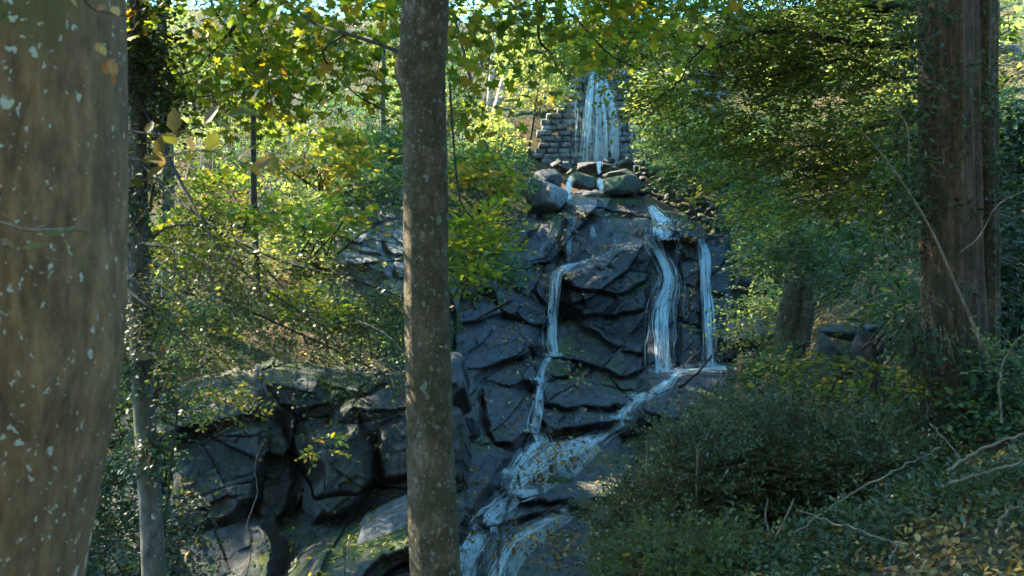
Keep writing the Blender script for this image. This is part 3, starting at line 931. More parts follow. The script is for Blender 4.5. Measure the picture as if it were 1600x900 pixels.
water_ribbons('water_film', [[(985, 383, 3), (945, 398, 3), (905, 411, 4)], [(920, 340, 8), (926, 370, 10), (926, 400, 10)], [(950, 340, 6), (958, 368, 8), (962, 388, 8)], [(898, 336, 6), (890, 375, 8), (888, 412, 8)], [(1060, 372, 14), (1066, 400, 18), (1064, 430, 18), (1062, 500, 12)], [(826, 395, 5), (824, 420, 6), (820, 440, 6)],
                             [(880, 350, 6), (852, 380, 6), (838, 420, 6)], [(905, 660, 20), (902, 632, 20)], [(940, 610, 6), (940, 640, 6), (938, 660, 6)]],
              face, 22, WATER_FILM, .05, 7, (.004, .014), label='thin trickles glazing the rock face')
water_ribbons('stream', [[(1180, 577, 4), (1110, 575, 7), (1062, 580, 7), (1036, 603, 10), (1000, 622, 12), (975, 645, 14), (962, 668, 14)],
                         [(975, 658, 12), (930, 684, 16), (880, 706, 30), (838, 728, 26), (812, 752, 20), (806, 776, 26)],
                         [(838, 676, 14), (845, 692, 18), (822, 712, 16), (800, 742, 10)], [(786, 735, 6), (802, 742, 12), (818, 748, 10)], [(800, 772, 9), (818, 772, 12), (840, 768, 8)], [(734, 848, 9), (726, 866, 13), (722, 884, 12)],
                         [(806, 776, 24), (772, 805, 26), (745, 840, 28), (726, 880, 26), (705, 945, 30)]],
              face, 44, WATER_STREAM, .045, 8, (.006, .025), wander=.3, splash=[(802, 740, 14), (820, 772, 18), (728, 866, 16), (1000, 620, 14), (970, 655, 14)], smoothD=7, label='white water sliding over the sloping rock below the falls')
water_ribbons('stream', [[(930, 690, 34), (880, 722, 62), (835, 752, 46)], [(800, 800, 40), (752, 850, 40), (720, 915, 44)], [(900, 790, 30), (850, 822, 34), (800, 870, 40), (770, 930, 44)]],
              face, 10, WATER_THIN, .03, 19, (.006, .02), smoothD=7, label='thin clear sheet of water glazing the sloping bedrock')
water_ribbons('stream', [[(900, 790, 16), (850, 815, 10), (800, 850, 12), (775, 900, 16), (760, 950, 16)], [(690, 860, 6), (660, 885, 12), (630, 900, 12), (600, 925, 16)]],
              face, 36, WATER_STREAM, .045, 9, (.006, .025), smoothD=7, label='side runnels crossing the grey streambed slabs')

# ------------------------------------------------------------------ foliage
def _maple():
    pts = [(0, 0, 0)]
    ang = np.radians([-165, -140, -118, -95, -72, -55, -40, -18, 0, 18, 40, 55, 72, 95, 118, 140, 165])
    rad = [.18, .42, .30, .52, .40, .34, .62, .38, .68, .38, .62, .34, .40, .52, .30, .42, .18]
    for a, r in zip(ang, rad):
        pts.append((.34 + r * math.cos(a), r * math.sin(a), .06 * math.cos(3 * a) - .12 * r * r))
    n = len(ang)
    f = [(0, i + 1, i + 2) for i in range(n - 1)]
    pts[0] = (.34, 0, .05)
    return np.array(pts), [np.array(f)]


TPL = {
    'oval': (np.array([(0, 0, 0), (.3, .27, .06), (.7, .22, .03), (1, 0, -.06), (.7, -.22, .03), (.3, -.27, .06)]), [np.array([(0, 3, 2, 1), (0, 5, 4, 3)])]),
    'quad': (np.array([(0, 0, 0), (.5, .3, .04), (1, 0, -.04), (.5, -.3, .04)]), [np.array([(0, 3, 2, 1)])]),
    'blade': (np.array([(0, 0, 0), (.5, .13, .02), (1, 0, -.1), (.5, -.13, .02)]), [np.array([(0, 3, 2, 1)])]),
    'maple': _maple(),
}


def unit(v):
    return v / (np.linalg.norm(v, axis=-1, keepdims=True) + 1e-9)


def put_leaves(g, base, axis, nrm, size, tpl):
    T, faces = TPL[tpl]
    A = unit(axis)
    S = unit(np.cross(nrm, A))
    N = np.cross(A, S)
    sz = np.asarray(size)[:, None, None]
    V = base[:, None] + sz * (T[None, :, 0:1] * A[:, None] + T[None, :, 1:2] * S[:, None] + T[None, :, 2:3] * N[:, None])
    k = len(T)
    off = np.arange(len(base)) * k
    g.add(V.reshape(-1, 3), *[(off[:, None, None] + f[None]).reshape(-1, f.shape[1]) for f in faces])


def sprays(g, P, D, L, nleaf, size, tpl, rng, droop=.25, tilt=.35, twigs=None, twr=.004, wide=.5, jit=.35):
    """Flat fans of leaves along a twig: P start, D direction, L length."""
    P = np.asarray(P, float); D = unit(np.asarray(D, float))
    n = len(P)
    L = np.broadcast_to(np.asarray(L, float), (n,))
    t = np.linspace(.12, 1, nleaf)[None] + rng.uniform(-.04, .04, (n, nleaf))
    pos = P[:, None] + D[:, None] * (L[:, None] * t)[..., None]
    pos[..., 2] -= droop * L[:, None] * t ** 2
    upv = np.array([0, 0, 1.0]) + tilt * rng.normal(size=(n, 3))
    S = unit(np.cross(D, upv))
    sg = np.where(np.arange(nleaf) % 2, 1, -1)[None, :, None]
    lat = S[:, None] * sg
    off = wide * size * rng.uniform(.2, 1.4, (n, nleaf))[..., None] * lat * (1 - .55 * t[..., None])
    ax = D[:, None] * .7 + lat * .9 + jit * rng.normal(size=(n, nleaf, 3)) * [1, 1, .6]
    nr = upv[:, None] + jit * rng.normal(size=(n, nleaf, 3))
    s = size * rng.uniform(.6, 1.25, (n, nleaf))
    put_leaves(g, (pos + off).reshape(-1, 3), ax.reshape(-1, 3), nr.reshape(-1, 3), s.ravel(), tpl)
    if twigs is not None:
        tt = np.array([0, .5, 1.0])
        Q = P[:, None] + D[:, None] * (L[:, None] * tt)[..., None]
        Q[..., 2] -= droop * L[:, None] * tt ** 2
        R = twr * np.array([1.2, .8, .3])
        A = unit(np.cross(D, [0.01, .02, 1])); B = np.cross(D, A)
        an = np.array([0, 2.09, 4.19])
        V = Q[:, :, None] + R[None, :, None, None] * (A[:, None, None] * np.cos(an)[None, None, :, None] + B[:, None, None] * np.sin(an)[None, None, :, None])
        o = np.arange(n)[:, None, None] * 9
        i = np.array([0, 1])[None, :, None] * 3
        j = np.arange(3)[None, None]
        k = (j + 1) % 3
        q = np.stack([o + i + j, o + i + k, o + i + 3 + k, o + i + 3 + j], -1).reshape(-1, 4)
        twigs.add(V.reshape(-1, 3), q)


def vol(rng, c, r, n, clump=.9, thr=-.15, shell=0.0, seed=0):
    """n points in an ellipsoid, gathered into clumps with gaps between."""
    c = np.asarray(c, float); r = np.broadcast_to(np.asarray(r, float), (3,))
    out = []
    got = 0
    while got < n:
        p = rng.normal(size=(n * 3, 3)); p = unit(p) * (rng.random((len(p), 1)) ** (1 / 3 if not shell else 1 / (3 + 9 * shell)))
        q = c + p * r
        k = fbm(q[:, 0] * clump, q[:, 1] * clump, q[:, 2] * clump * 1.8, 3, seed + 77) > thr + rng.normal(size=len(q)) * .12
        out.append(q[k]); got += k.sum()
        if len(out) > 20: break
    return np.concatenate(out)[:n]


def outward(rng, p, c, up=.1, jit=.6):
    d = p - np.asarray(c)
    d = unit(d) + jit * rng.normal(size=d.shape)
    d[:, 2] = d[:, 2] * .45 + up
    return unit(d)


def trunk_mesh(name, pts, rad, mat, parent, sides=20, n=60, rough=.04, seed=0, lobes=None, flare=0):
    C = curve(pts, n)
    R = np.interp(np.linspace(0, 1, n), np.linspace(0, 1, len(rad)), rad)
    T = unit(np.gradient(C, axis=0))
    A = unit(np.cross(T, [0, 1, 0.0])); B = np.cross(T, A)
    a = np.arange(sides) / sides * 2 * np.pi
    ca, sa = np.cos(a)[None], np.sin(a)[None]
    z = C[:, 2:3]
    k = rough * (fbm(ca * 1.2, sa * 1.2, z * .7 / max(R.mean() * 4, .2), 3, seed) * 1.3 + .5 * fbm(ca * 5, sa * 5, z * 1.2, 2, seed + 3))
    rr = R[:, None] * (1 + k)
    if lobes is not None:
        rr = rr * lobes(a[None], z)
    V = C[:, None] + rr[..., None] * (A[:, None] * ca[..., None] + B[:, None] * sa[..., None])
    i = np.arange(n - 1)[:, None] * sides
    j = np.arange(sides)[None]
    kk = (j + 1) % sides
    q = np.stack([i + j, i + sides + j, i + sides + kk, i + kk], -1).reshape(-1, 4)
    return mesh_obj(name, V.reshape(-1, 3), [q[:, ::-1]], mat, parent, True)


def px3(*pts):
    return np.array([W(a, b, c) for a, b, c in pts])


def grounded(px, Y):
    x = (px - 800) * Y / F
    return np.array([x, Y, float(gz(x, Y)) - .15])


def tree(name, label, cat, trunk, rad, bark, limbs=(), fol=(), mat=None, tpl='quad', size=.1, nleaf=9, L=.7, droop=.25, twig=True, twmat=None, twr=.004,
         sides=12, n=40, rough=.06, seed=0, group=None, up=.1, thr=-.15, clump=.9, tilt=.35, limb_dens=0, extra=None, jit=.35):
    rng = np.random.default_rng(seed + 1000)
    t = np.asarray(trunk, float)
    root = empty(name, t[0], label, cat, group)
    trunk_mesh('trunk', t, rad, bark, root, sides, n, rough, seed)
    B = Geo(); C = Geo()
    has = False
    for pts, r0, r1 in limbs:
        c = curve(pts, 16)
        c[1:-1] += .02 * rng.normal(size=c[1:-1].shape) * np.linalg.norm(c[-1] - c[0]) * .3
        B.tube(c, np.linspace(r0, r1, 16), 5); has = True
        if limb_dens:
            m = int(limb_dens)
            u = rng.integers(3, 16, m)
            d = unit(np.gradient(c, axis=0))[u] * .5 + rng.normal(size=(m, 3)) * [1, 1, .35]
            sprays(C, c[u], d, L * rng.uniform(.6, 1.2, m), nleaf, size, tpl, rng, droop, tilt, B if twig else None, twr, jit=jit)
    for c, r, k in fol:
        p = vol(rng, c, r, k, clump, thr, seed=seed)
        d = outward(rng, p, c, up)
        sprays(C, p, d, L * rng.uniform(.6, 1.2, len(p)), nleaf, size, tpl, rng, droop, tilt, B if twig else None, twr, jit=jit)
        has = has or twig
    if has: B.build('branches', twmat or bark, root)
    if C.n: C.build('crown', mat, root)
    return root


# ------------------------------------------------------------------ loose rocks
def ico(sub):
    import bmesh
    bm = bmesh.new(); bmesh.ops.create_icosphere(bm, subdivisions=sub, radius=1)
    V = np.array([v.co[:] for v in bm.verts]); Fc = np.array([[v.index for v in f.verts] for f in bm.faces]); bm.free()
    return V, Fc


ICO3, ICO4, ICO2 = ico(4), ico(5), ico(3)


def boulder(label, c, r, mat, seed, cuts=9, group=None, name='boulder', res=None, rough=.07, tilt=0.0, cat='rock', kind=None, cr=(.5, .85)):
    V, Fc = res or ICO3
    rng = np.random.default_rng(seed)
    V = V.copy()
    for _ in range(cuts):
        nrm = unit(rng.normal(size=3)); d = rng.uniform(*cr)
        s = V @ nrm - d
        V = V - np.maximum(s, 0)[:, None] * nrm * .93
    V *= 1 + rough * fbm(V[:, 0] * 2.2, V[:, 1] * 2.2, V[:, 2] * 2.2, 4, seed)[:, None] * 1.6
    V *= np.asarray(r, float) / np.abs(V).max(0)
    ct, st = math.cos(tilt), math.sin(tilt)
    V = np.c_[V[:, 0] * ct - V[:, 2] * st, V[:, 1], V[:, 0] * st + V[:, 2] * ct]
    o = mesh_obj(name, V + np.asarray(c, float), [Fc], mat, None, False)
    tag(o, label, cat, group, kind)
    return o


def bpx(label, px, py, Y, w, h, mat, seed, dep=None, **kw):
    r = np.array([w / 2 * Y / F, (dep or (w + h) / 3.2 * Y / F), h / 2 * Y / F])
    return boulder(label, W(px, py, Y + r[1] * .6), r, mat, seed, **kw)


bpx('angular grey boulder with a pale flat face left of the upper ledges', 848, 312, 26.0, 72, 72, ROCK_GREY, 1, tilt=-.35, cuts=9, rough=.03, cr=(.32, .6))
bpx('dark broad boulder behind the angular grey one', 858, 284, 27.4, 70, 46, ROCK_CLIFF, 2, cuts=10, cr=(.35, .65))
bpx('squat dark boulder under the dam between two water spouts', 911, 284, 26.9, 46, 30, ROCK_MOSS, 3, cuts=10)
bpx('large rounded moss-green boulder with the short white spout on it', 962, 289, 26.6, 82, 38, ROCK_MOSS, 4, cuts=7, rough=.05)
bpx('flat dark block directly below the curtain of water', 922, 266, 28.2, 76, 24, ROCK_CLIFF, 5, cuts=12, cr=(.35, .65))
bpx('long slanting dark block right of the curtain of water', 975, 275, 27.6, 66, 28, ROCK_CLIFF, 6, tilt=-.3, cuts=12, cr=(.35, .65))
bpx('brownish pointed boulder at the foot of the dam', 972, 257, 29.4, 38, 24, ROCK_CLIFF, 7, cuts=12, cr=(.35, .65))
bpx('small pale cube-like boulder right of the pointed one', 998, 259, 29.2, 20, 20, ROCK_GREY, 8, cuts=14, cr=(.35, .65))
bpx('small dark boulder left end of the dam foot', 880, 262, 29.0, 34, 22, ROCK_CLIFF, 9, cuts=10, cr=(.35, .65))
bpx('tiny dark boulder hugging the curtain of water', 952, 253, 29.8, 20, 14, ROCK_CLIFF, 10, cuts=10)
bpx('mossy brown boulder standing in the stream', 868, 757, 16.9, 60, 42, ROCK_MOSS, 11, cuts=12, cr=(.35, .65))
bpx('low mossy stone between the stream boulder and the shrubs', 908, 789, 16.0, 46, 24, ROCK_MOSS, 12, cuts=9)
bpx('dark wet wedge splitting the white water', 833, 775, 16.8, 34, 12, ROCK_WET, 13, cuts=10, tilt=.2)
bpx('green mossy boulder left of the stream beside the middle trunk', 738, 712, 17.4, 62, 38, ROCK_MOSS, 14, cuts=8)
bpx('dark block above the green mossy boulder', 728, 668, 18.0, 60, 40, ROCK_WET, 15, cuts=12)
bpx('small wet stone lying in the lower white water', 770, 812, 15.4, 40, 12, ROCK_WET, 16, cuts=9)
bpx('low pale stone at the bottom of the grey slab', 668, 868, 12.9, 44, 18, ROCK_PALE, 17, cuts=9)
bpx('pale smooth sloping slab lying at the cliff foot beside the middle trunk', 610, 822, 12.7, 220, 66, ROCK_PALE, 19, dep=.8, tilt=.42, cuts=9, rough=.04)
for i, (a, b, ww, hh, yy, tl) in enumerate([(1300, 610, 64, 190, 10.2, .05), (1352, 596, 66, 200, 10.0, .12), (1408, 590, 62, 210, 9.6, -.05)]):
    bpx(['dark upright rock column nearest the pale stump', 'middle dark rock column of the right bank', 'dark rock column against the reddish trunk'][i],
        a, b, yy, ww, hh, ROCK_CLIFF, 30 + i, dep=.35, cuts=10, tilt=tl, name='rock_column', group='upright rock columns on the right bank')
bpx('grey flat-topped rock above the upright columns', 1330, 520, 11.0, 110, 34, ROCK_CLIFF, 41, dep=.5, cuts=12)
bpx('dark ledge boulder behind the right shrubs', 1175, 520, 18, 90, 60, ROCK_CLIFF, 42, cuts=10)
bpx('dark crag under the overhanging leaves', 1175, 440, 20, 80, 90, ROCK_CLIFF, 43, cuts=10)

rng = np.random.default_rng(31)
for i in range(16):
    a_ = 866 + i * 9.2 + rng.uniform(-3, 3); b_ = rng.uniform(254, 303)
    bpx('small broken dark stone between the dam-foot boulders, %s from the left' % 'first second third fourth fifth sixth seventh eighth ninth tenth eleventh twelfth thirteenth fourteenth fifteenth sixteenth'.split()[i],
        a_, b_, np.interp(b_, [250, 305], [29.3, 27.1]), rng.uniform(12, 26), rng.uniform(8, 16), [ROCK_CLIFF, ROCK_MOSS][i % 2], 150 + i, res=ICO2, cuts=11, cr=(.35, .65), tilt=rng.uniform(-.4, .4), name='stone', group='small stones at the dam foot')

# the tumbled heap of stones right of the upper fall
rng = np.random.default_rng(99)
heap = [(985, 268), (1022, 268), (1062, 285), (1112, 318), (1140, 350), (1120, 385), (1096, 378), (1066, 352), (1030, 330), (1010, 312), (985, 300)]
n = 0
tries = 0
placed = []
heap_stones = []


def ordw(k):
    w = 'first second third fourth fifth sixth seventh eighth ninth tenth eleventh twelfth thirteenth fourteenth fifteenth sixteenth seventeenth eighteenth nineteenth twentieth'.split()
    return w[k - 1] if k <= 20 else 'twenty-' + w[k - 21]


while n < 70 and tries < 6000:
    tries += 1
    a, b = rng.uniform(980, 1140), rng.uniform(265, 388)
    if not in_poly(np.array(a), np.array(b), heap): continue
    ww = rng.uniform(11, 27)
    if any((a - p) ** 2 + ((b - q_) * 1.4) ** 2 < ((ww + s) * .36) ** 2 for p, q_, s in placed): continue
    placed.append((a, b, ww)); _m = int(rng.integers(3))
    Y = np.interp(b, [265, 390], [28.6, 24.8]) + rng.uniform(-.2, .2)
    _o = bpx('stone', a, b, Y, ww, ww * rng.uniform(.55, .85), [ROCK_CLIFF, ROCK_MOSS, ROCK_WET][_m], 200 + n, res=ICO2, cuts=11, cr=(.35, .65),
        tilt=rng.uniform(-.5, .5), name='stone', group='tumbled heap of stones right of the upper fall')
    heap_stones.append((b, a, _m, _o))
    n += 1
heap_stones.sort(key=lambda t: t[0])
for r0 in range(0, len(heap_stones), 9):
    row = sorted(heap_stones[r0:r0 + 9], key=lambda t: t[1])
    for k, (_b, _a, _m, _o) in enumerate(row):
        _o['label'] = '%s stone, %s from left in the %s row down of the tumbled heap' % (['dark angular', 'mossy', 'wet black'][_m], ordw(k + 1), ordw(r0 // 9 + 1))

# ------------------------------------------------------------------ the big near trees
# smooth grey-brown beech at the left edge
b = px3((-180, 1900, 2.3), (-140, 1250, 2.3), (-92, 920, 2.3), (-56, 710, 2.3), (-28, 560, 2.3), (-19, 380, 2.3), (-18, 0, 2.3), (-22, -600, 2.32), (-10, -3000, 2.4), (0, -5000, 2.5))
beech = empty('beech_tree', b[0], 'huge smooth beech with pale lichen spots filling the left edge', 'tree')
trunk_mesh('trunk', b, [.33, .29, .281, .281, .281, .281, .281, .27, .2, .1], BARK_BEECH, beech, 64, 260, .03, 5)
rng = np.random.default_rng(11)
G1, B1 = Geo(), Geo()
for k in range(9):
    an = k * 2.4
    s = np.array([-1.1, 2.3, 2.2 + .35 * k])
    e = s + np.array([math.cos(an) * 3.0, math.sin(an) * 3.0, 1.6])
    B1.tube(curve([s, (s + e) / 2 + [0, 0, .3], e], 10), np.linspace(.07, .02, 10), 6)
p = vol(rng, (-1.4, 2.6, 4.6), (4.0, 3.6, 2.0), 800, .6)
sprays(G1, p, outward(rng, p, (-1.4, 2.6, 4.2)), .7, 9, .1, 'oval', rng, .2, .35, B1, .005)
G1.build('crown', BEECH, beech); B1.build('branches', BARK_DARK, beech)

# twigs with big blurred leaves reaching into view from the beech
for pts, nl, sz in [([(150, 235, 2.35), (230, 250, 2.5), (320, 235, 2.7), (400, 262, 2.85), (450, 270, 2.95)], 15, .062),
                    ([(170, 200, 2.4), (260, 210, 2.6), (330, 190, 2.7), (395, 160, 2.8)], 9, .06),
                    ([(165, 560, 2.35), (200, 556, 2.42), (250, 552, 2.5)], 5, .034),
                    ([(150, 262, 2.3), (220, 282, 2.45), (250, 262, 2.5)], 5, .06)]:
    G2, B2 = Geo(), Geo()
    c = curve(px3(*pts), 24)
    B2.tube(c, np.linspace(.0028, .001, 24), 5)
    u = np.linspace(5, 23, nl).astype(int)
    T = unit(np.gradient(c, axis=0))[u]
    sg = np.where(np.arange(nl) % 2, 1, -1)[:, None]
    ax = T * .7 + sg * np.array([0.1, .5, -.35]) + .25 * rng.normal(size=(nl, 3))
    nr = np.array([.1, -.65, .8]) + .45 * rng.normal(size=(nl, 3))
    put_leaves(G2, c[u], ax, nr, sz * rng.uniform(.7, 1.2, nl), 'oval')
    tw = B2.build('twig', TWIG, beech)
    G2.build('leaves', TANLEAF, beech).parent = tw

# dead twig with curled leaves in front of the beech bark
tw = empty('dead_twig', W(10, 370, 1.95), 'mossy dead twig with curled yellow-brown leaves across the beech bark', 'twig')
g = Geo()
g.tube(curve(px3((-60, 345, 1.92), (0, 348, 1.93), (45, 360, 1.95), (100, 358, 1.96), (142, 362, 1.97)), 20), np.linspace(.004, .002, 20), 6)
g.tube(curve(px3((45, 360, 1.95), (70, 352, 1.96), (85, 345, 1.97)), 8), np.linspace(.002, .001, 8), 5)
g.build('twig', TWIG, tw)
g = Geo()
g.tube(curve(px3((60, 400, 1.98), (110, 408, 1.98), (145, 404, 1.98)), 10), np.linspace(.0015, .0008, 10), 5)
g.build('twig', TWIG, tw)
g = Geo()
base = px3((32, 388, 1.95), (66, 366, 1.95), (98, 372, 1.95), (104, 362, 1.95), (0, 372, 1.95), (120, 398, 1.97), (118, 408, 1.97), (128, 362, 1.96))
ax = np.array([(1, .1, .15), (1, .0, .1), (.5, 0, -.5), (.6, .2, .5), (.5, 0, -.3), (-.6, 0, .5), (1, 0, 0), (.5, 0, -.4)], float)
put_leaves(g, base, ax, np.array([[.2, -.4, .9]] * 8) + .2 * rng.normal(size=(8, 3)), np.array([.045, .045, .022, .02, .03, .02, .034, .018]), 'oval')
g.build('leaves', TANLEAF, tw)
tw = empty('dead_twig', W(175, 10, 2.1), 'withered brown leaves hanging at the top of the beech trunk', 'twig')
g = Geo()
g.tube(curve(px3((110, -30, 2.05), (140, 10, 2.08), (165, 20, 2.1), (195, 25, 2.1)), 12), np.linspace(.002, .001, 12), 5)
g.build('twig', BARK_DARK, tw)
g = Geo()
base = px3((110, -5, 2.05), (165, 8, 2.08), (175, 10, 2.08), (150, 66, 2.08), (160, 72, 2.08), (172, 92, 2.1), (180, 95, 2.1), (178, 112, 2.1))
put_leaves(g, base, np.array([(.1, 0, -1)] * 8) + .5 * rng.normal(size=(8, 3)), np.array([[.3, -1, .2]] * 8) + .5 * rng.normal(size=(8, 3)), rng.uniform(.02, .045, 8), 'oval')
g.build('leaves', DRYLEAF, tw)

# slender trunk with ivy and dark drooping foliage
tp = px3((262, 1300, 6.3), (241, 900, 6.2), (229, 700, 6.2), (221, 560, 6.2), (216, 400, 6.2), (214, 200, 6.2), (212, -100, 6.2), (210, -900, 6.2))
slim = empty('slender_tree', tp[0], 'slender leaning trunk with ivy and dark drooping branches beside the huge beech', 'tree')
trunk_mesh('trunk', tp, [.075, .066, .062, .06, .058, .055, .05, .03], BARK_GREY, slim, 20, 80, .07, 3)
Gi, Gb, Go = Geo(), Geo(), Geo()
p = np.concatenate([vol(rng, W(a, b_, 6.2), (rx / F * 6.2, .14, rz / F * 6.2), k, 3, -.2) for a, b_, rx, rz, k in
                    [(214, 110, 36, 60, 230), (222, 60, 46, 60, 190), (232, 165, 42, 45, 200), (208, 250, 32, 60, 150), (212, 340, 24, 60, 90), (225, 480, 30, 60, 90), (226, 560, 22, 30, 60), (232, 690, 35, 20, 60)]])
sprays(Gi, p, outward(rng, p, W(214, 200, 6.2), -.1), .16, 5, .035, 'oval', rng, .5, .6, Gb, .002)
for pts in [[(216, 150, 6.2), (270, 260, 5.8), (330, 370, 5.4), (400, 440, 5.2), (520, 520, 5.1)], [(216, 250, 6.2), (300, 330, 5.6), (420, 400, 5.3), (560, 440, 5.2), (640, 470, 5.2)],
            [(218, 400, 6.2), (300, 440, 5.7), (400, 490, 5.4), (520, 545, 5.2), (610, 590, 5.2)], [(218, 420, 6.2), (200, 450, 5.7), (260, 500, 5.3), (330, 560, 5.1)],
            [(220, 380, 6.1), (280, 390, 5.7), (330, 420, 5.4), (390, 500, 5.2)]]:
    c = curve(px3(*pts), 22)
    Gb.tube(c, np.linspace(.012, .003, 22), 5)
    m = 66
    u = rng.integers(6, 22, m)
    d = unit(np.gradient(c, axis=0))[u] * .8 + rng.normal(size=(m, 3)) * [.7, .9, .35]
    sprays(Go, c[u] + .06 * rng.normal(size=(m, 3)), d, rng.uniform(.15, .42, m), 20, .026, 'quad', rng, .45, .3, Gb, .0018, .9)
Gb.tube(curve(px3((237, 372, 6.1), (262, 356, 6.05), (300, 352, 6), (350, 368, 6), (400, 405, 6), (445, 452, 6)), 24), np.linspace(.009, .005, 24), 6)
Gb.tube(curve(px3((234, 330, 6.15), (244, 250, 6.1), (240, 180, 6.1), (238, 90, 6.1)), 20), np.linspace(.01, .006, 20), 6)
Gb.tube(curve(px3((238, 620, 6.15), (250, 606, 6.1), (268, 612, 6.1), (276, 650, 6.1), (270, 700, 6.1), (258, 810, 6.1)), 24), np.linspace(.009, .006, 24), 6)
Gb.build('branches', BARK_DARK, slim); Gi.build('ivy', IVY, slim); Go.build('crown', OLIVE, slim)
# crown high above the frame, thickened to shade the lower right
g = Geo(); p = vol(rng, tp[-1] + [0, 0, .5], (3.5, 3.5, 1.6), 1900, .6)
sprays(g, p, outward(rng, p, tp[-1]), .7, 9, .1, 'oval', rng); g.build('high_crown', BEECH, slim)

# the mottled trunk in the middle
tp = px3((700, 1500, 5.1), (682, 900, 5), (672, 700, 5), (667, 500, 5), (664, 300, 5), (662, 140, 5), (661, 100, 5), (662, 40, 5), (664, -60, 5), (668, -900, 5), (672, -2000, 5))
mid = empty('maple_tree', tp[0], 'mottled brown trunk with a knob, standing in the middle of the view under maple leaves', 'tree')


def knob(a, z):
    zc = W(0, 112, 5)[2]
    left = np.clip(np.cos(a - np.pi), 0, 1) ** 3
    left2 = np.clip(np.cos(a), 0, 1) ** 3
    w = np.exp(-((z - zc) / .085) ** 2)
    return 1 + .30 * w * (left if KNOB_SIDE else left2)


KNOB_SIDE = False
trunk_mesh('trunk', tp, [.14, .116, .110, .105, .104, .1, .104, .108, .108, .09, .05], BARK_MID, mid, 56, 170, .075, 8, lobes=knob)
Gm, Bm, Gh = Geo(), Geo(), Geo()
limbs = [([(630, 85, 5), (600, 72, 5.1), (540, 52, 5.3), (500, 40, 5.5), (470, 22, 5.7), (430, -10, 5.9)], .011, .006),
         ([(690, -250, 5), (560, -120, 5.6), (420, -20, 6.2), (350, 60, 6.5), (300, 110, 6.7), (240, 120, 6.9)], .02, .006),
         ([(540, 52, 5.3), (505, 80, 5.6), (520, 110, 5.9), (560, 150, 6.2), (605, 175, 6.5)], .007, .003),
         ([(350, -60, 6.3), (330, 0, 6.4), (360, 55, 6.5), (385, 110, 6.6), (402, 125, 6.7)], .009, .005),
         ([(690, -250, 5), (780, -90, 5.6), (838, 0, 6.2), (842, 60, 6.3), (862, 85, 6.4), (870, 110, 6.4)], .016, .003),
         ([(838, -20, 6.2), (900, 30, 6.5), (960, 90, 6.8), (1040, 120, 7.2)], .008, .003),
         ([(780, -90, 5.6), (860, -40, 6), (960, -30, 6.5), (1060, -10, 7)], .01, .004),
         ([(690, -250, 5), (500, -200, 5), (300, -80, 5.5), (230, -20, 6), (190, 40, 6.2)], .015, .005),
         ([(250, 90, 6.8), (300, 150, 6.9), (380, 140, 7), (340, 190, 7.1)], .006, .003)]
for pts, r0, r1 in limbs:
    Bm.tube(curve(px3(*pts), 26), np.linspace(r0, r1, 26), 6)
Bm.tube(curve(px3((703, 130, 4.95), (707, 200, 4.9), (714, 280, 4.9), (722, 320, 4.95), (742, 345, 5)), 26), np.linspace(.006, .003, 26), 6)
for a, b_, Y, rx, rz, ry, k in [(290, 40, 6.6, 120, 75, 1.0, 95), (430, 30, 6.4, 110, 70, .9, 85), (560, 30, 6.2, 80, 60, .8, 62), (250, 130, 6.8, 70, 50, .7, 34), (560, 130, 6.6, 70, 40, .6, 16),
                                 (730, 30, 6.3, 50, 70, .7, 26), (820, 40, 6.5, 60, 60, .7, 36), (900, 20, 6.8, 90, 45, .8, 55), (1010, 0, 7, 100, 40, .8, 50), (735, 140, 6.3, 30, 60, .4, 12), (350, 110, 6.7, 90, 50, .6, 36), (330, -8, 6.6, 160, 16, .6, 50), (800, -8, 6.6, 250, 16, .6, 70)]:
    p = vol(rng, W(a, b_, Y), (rx / F * Y, ry, rz / F * Y), k, 1.5, -.1)
    sprays(Gm, p, outward(rng, p, W(a, b_ - 60, Y), -.15), .32, 5, .078, 'maple', rng, .3, .5, Bm, .0022, .9, .5)
p = np.concatenate([vol(rng, W(664, -1350, 5), (4.5, 4, 1.8), 1700, .6), vol(rng, (-3, 10, 5.4), (3.8, 3.2, 1.4), 1500, .6)])  # crown above view; second volume added off the trunk to shade the right foreground
sprays(Gh, p, outward(rng, p, tp[-2]), .7, 9, .12, 'quad', rng)
Gm.build('crown', MAPLE, mid); Bm.build('branches', BARK_DARK, mid); Gh.build('high_crown', MAPLE, mid)

# reddish double trunk at the right
tp = px3((1500, 800, 7.0), (1497, 690, 7.0), (1492, 560, 7), (1488, 400, 7), (1484, 200, 7), (1482, 0, 7), (1480, -500, 7), (1475, -1500, 7))
red = empty('redwood_tree', tp[0], 'tall reddish stringy-barked double trunk near the right edge', 'tree')


def ribs(a, z):
    return 1 + .05 * np.cos(a * 7 + .8 * z) + .035 * np.cos(a * 13 - z) + .02 * np.cos(a * 23 + .4 * z)


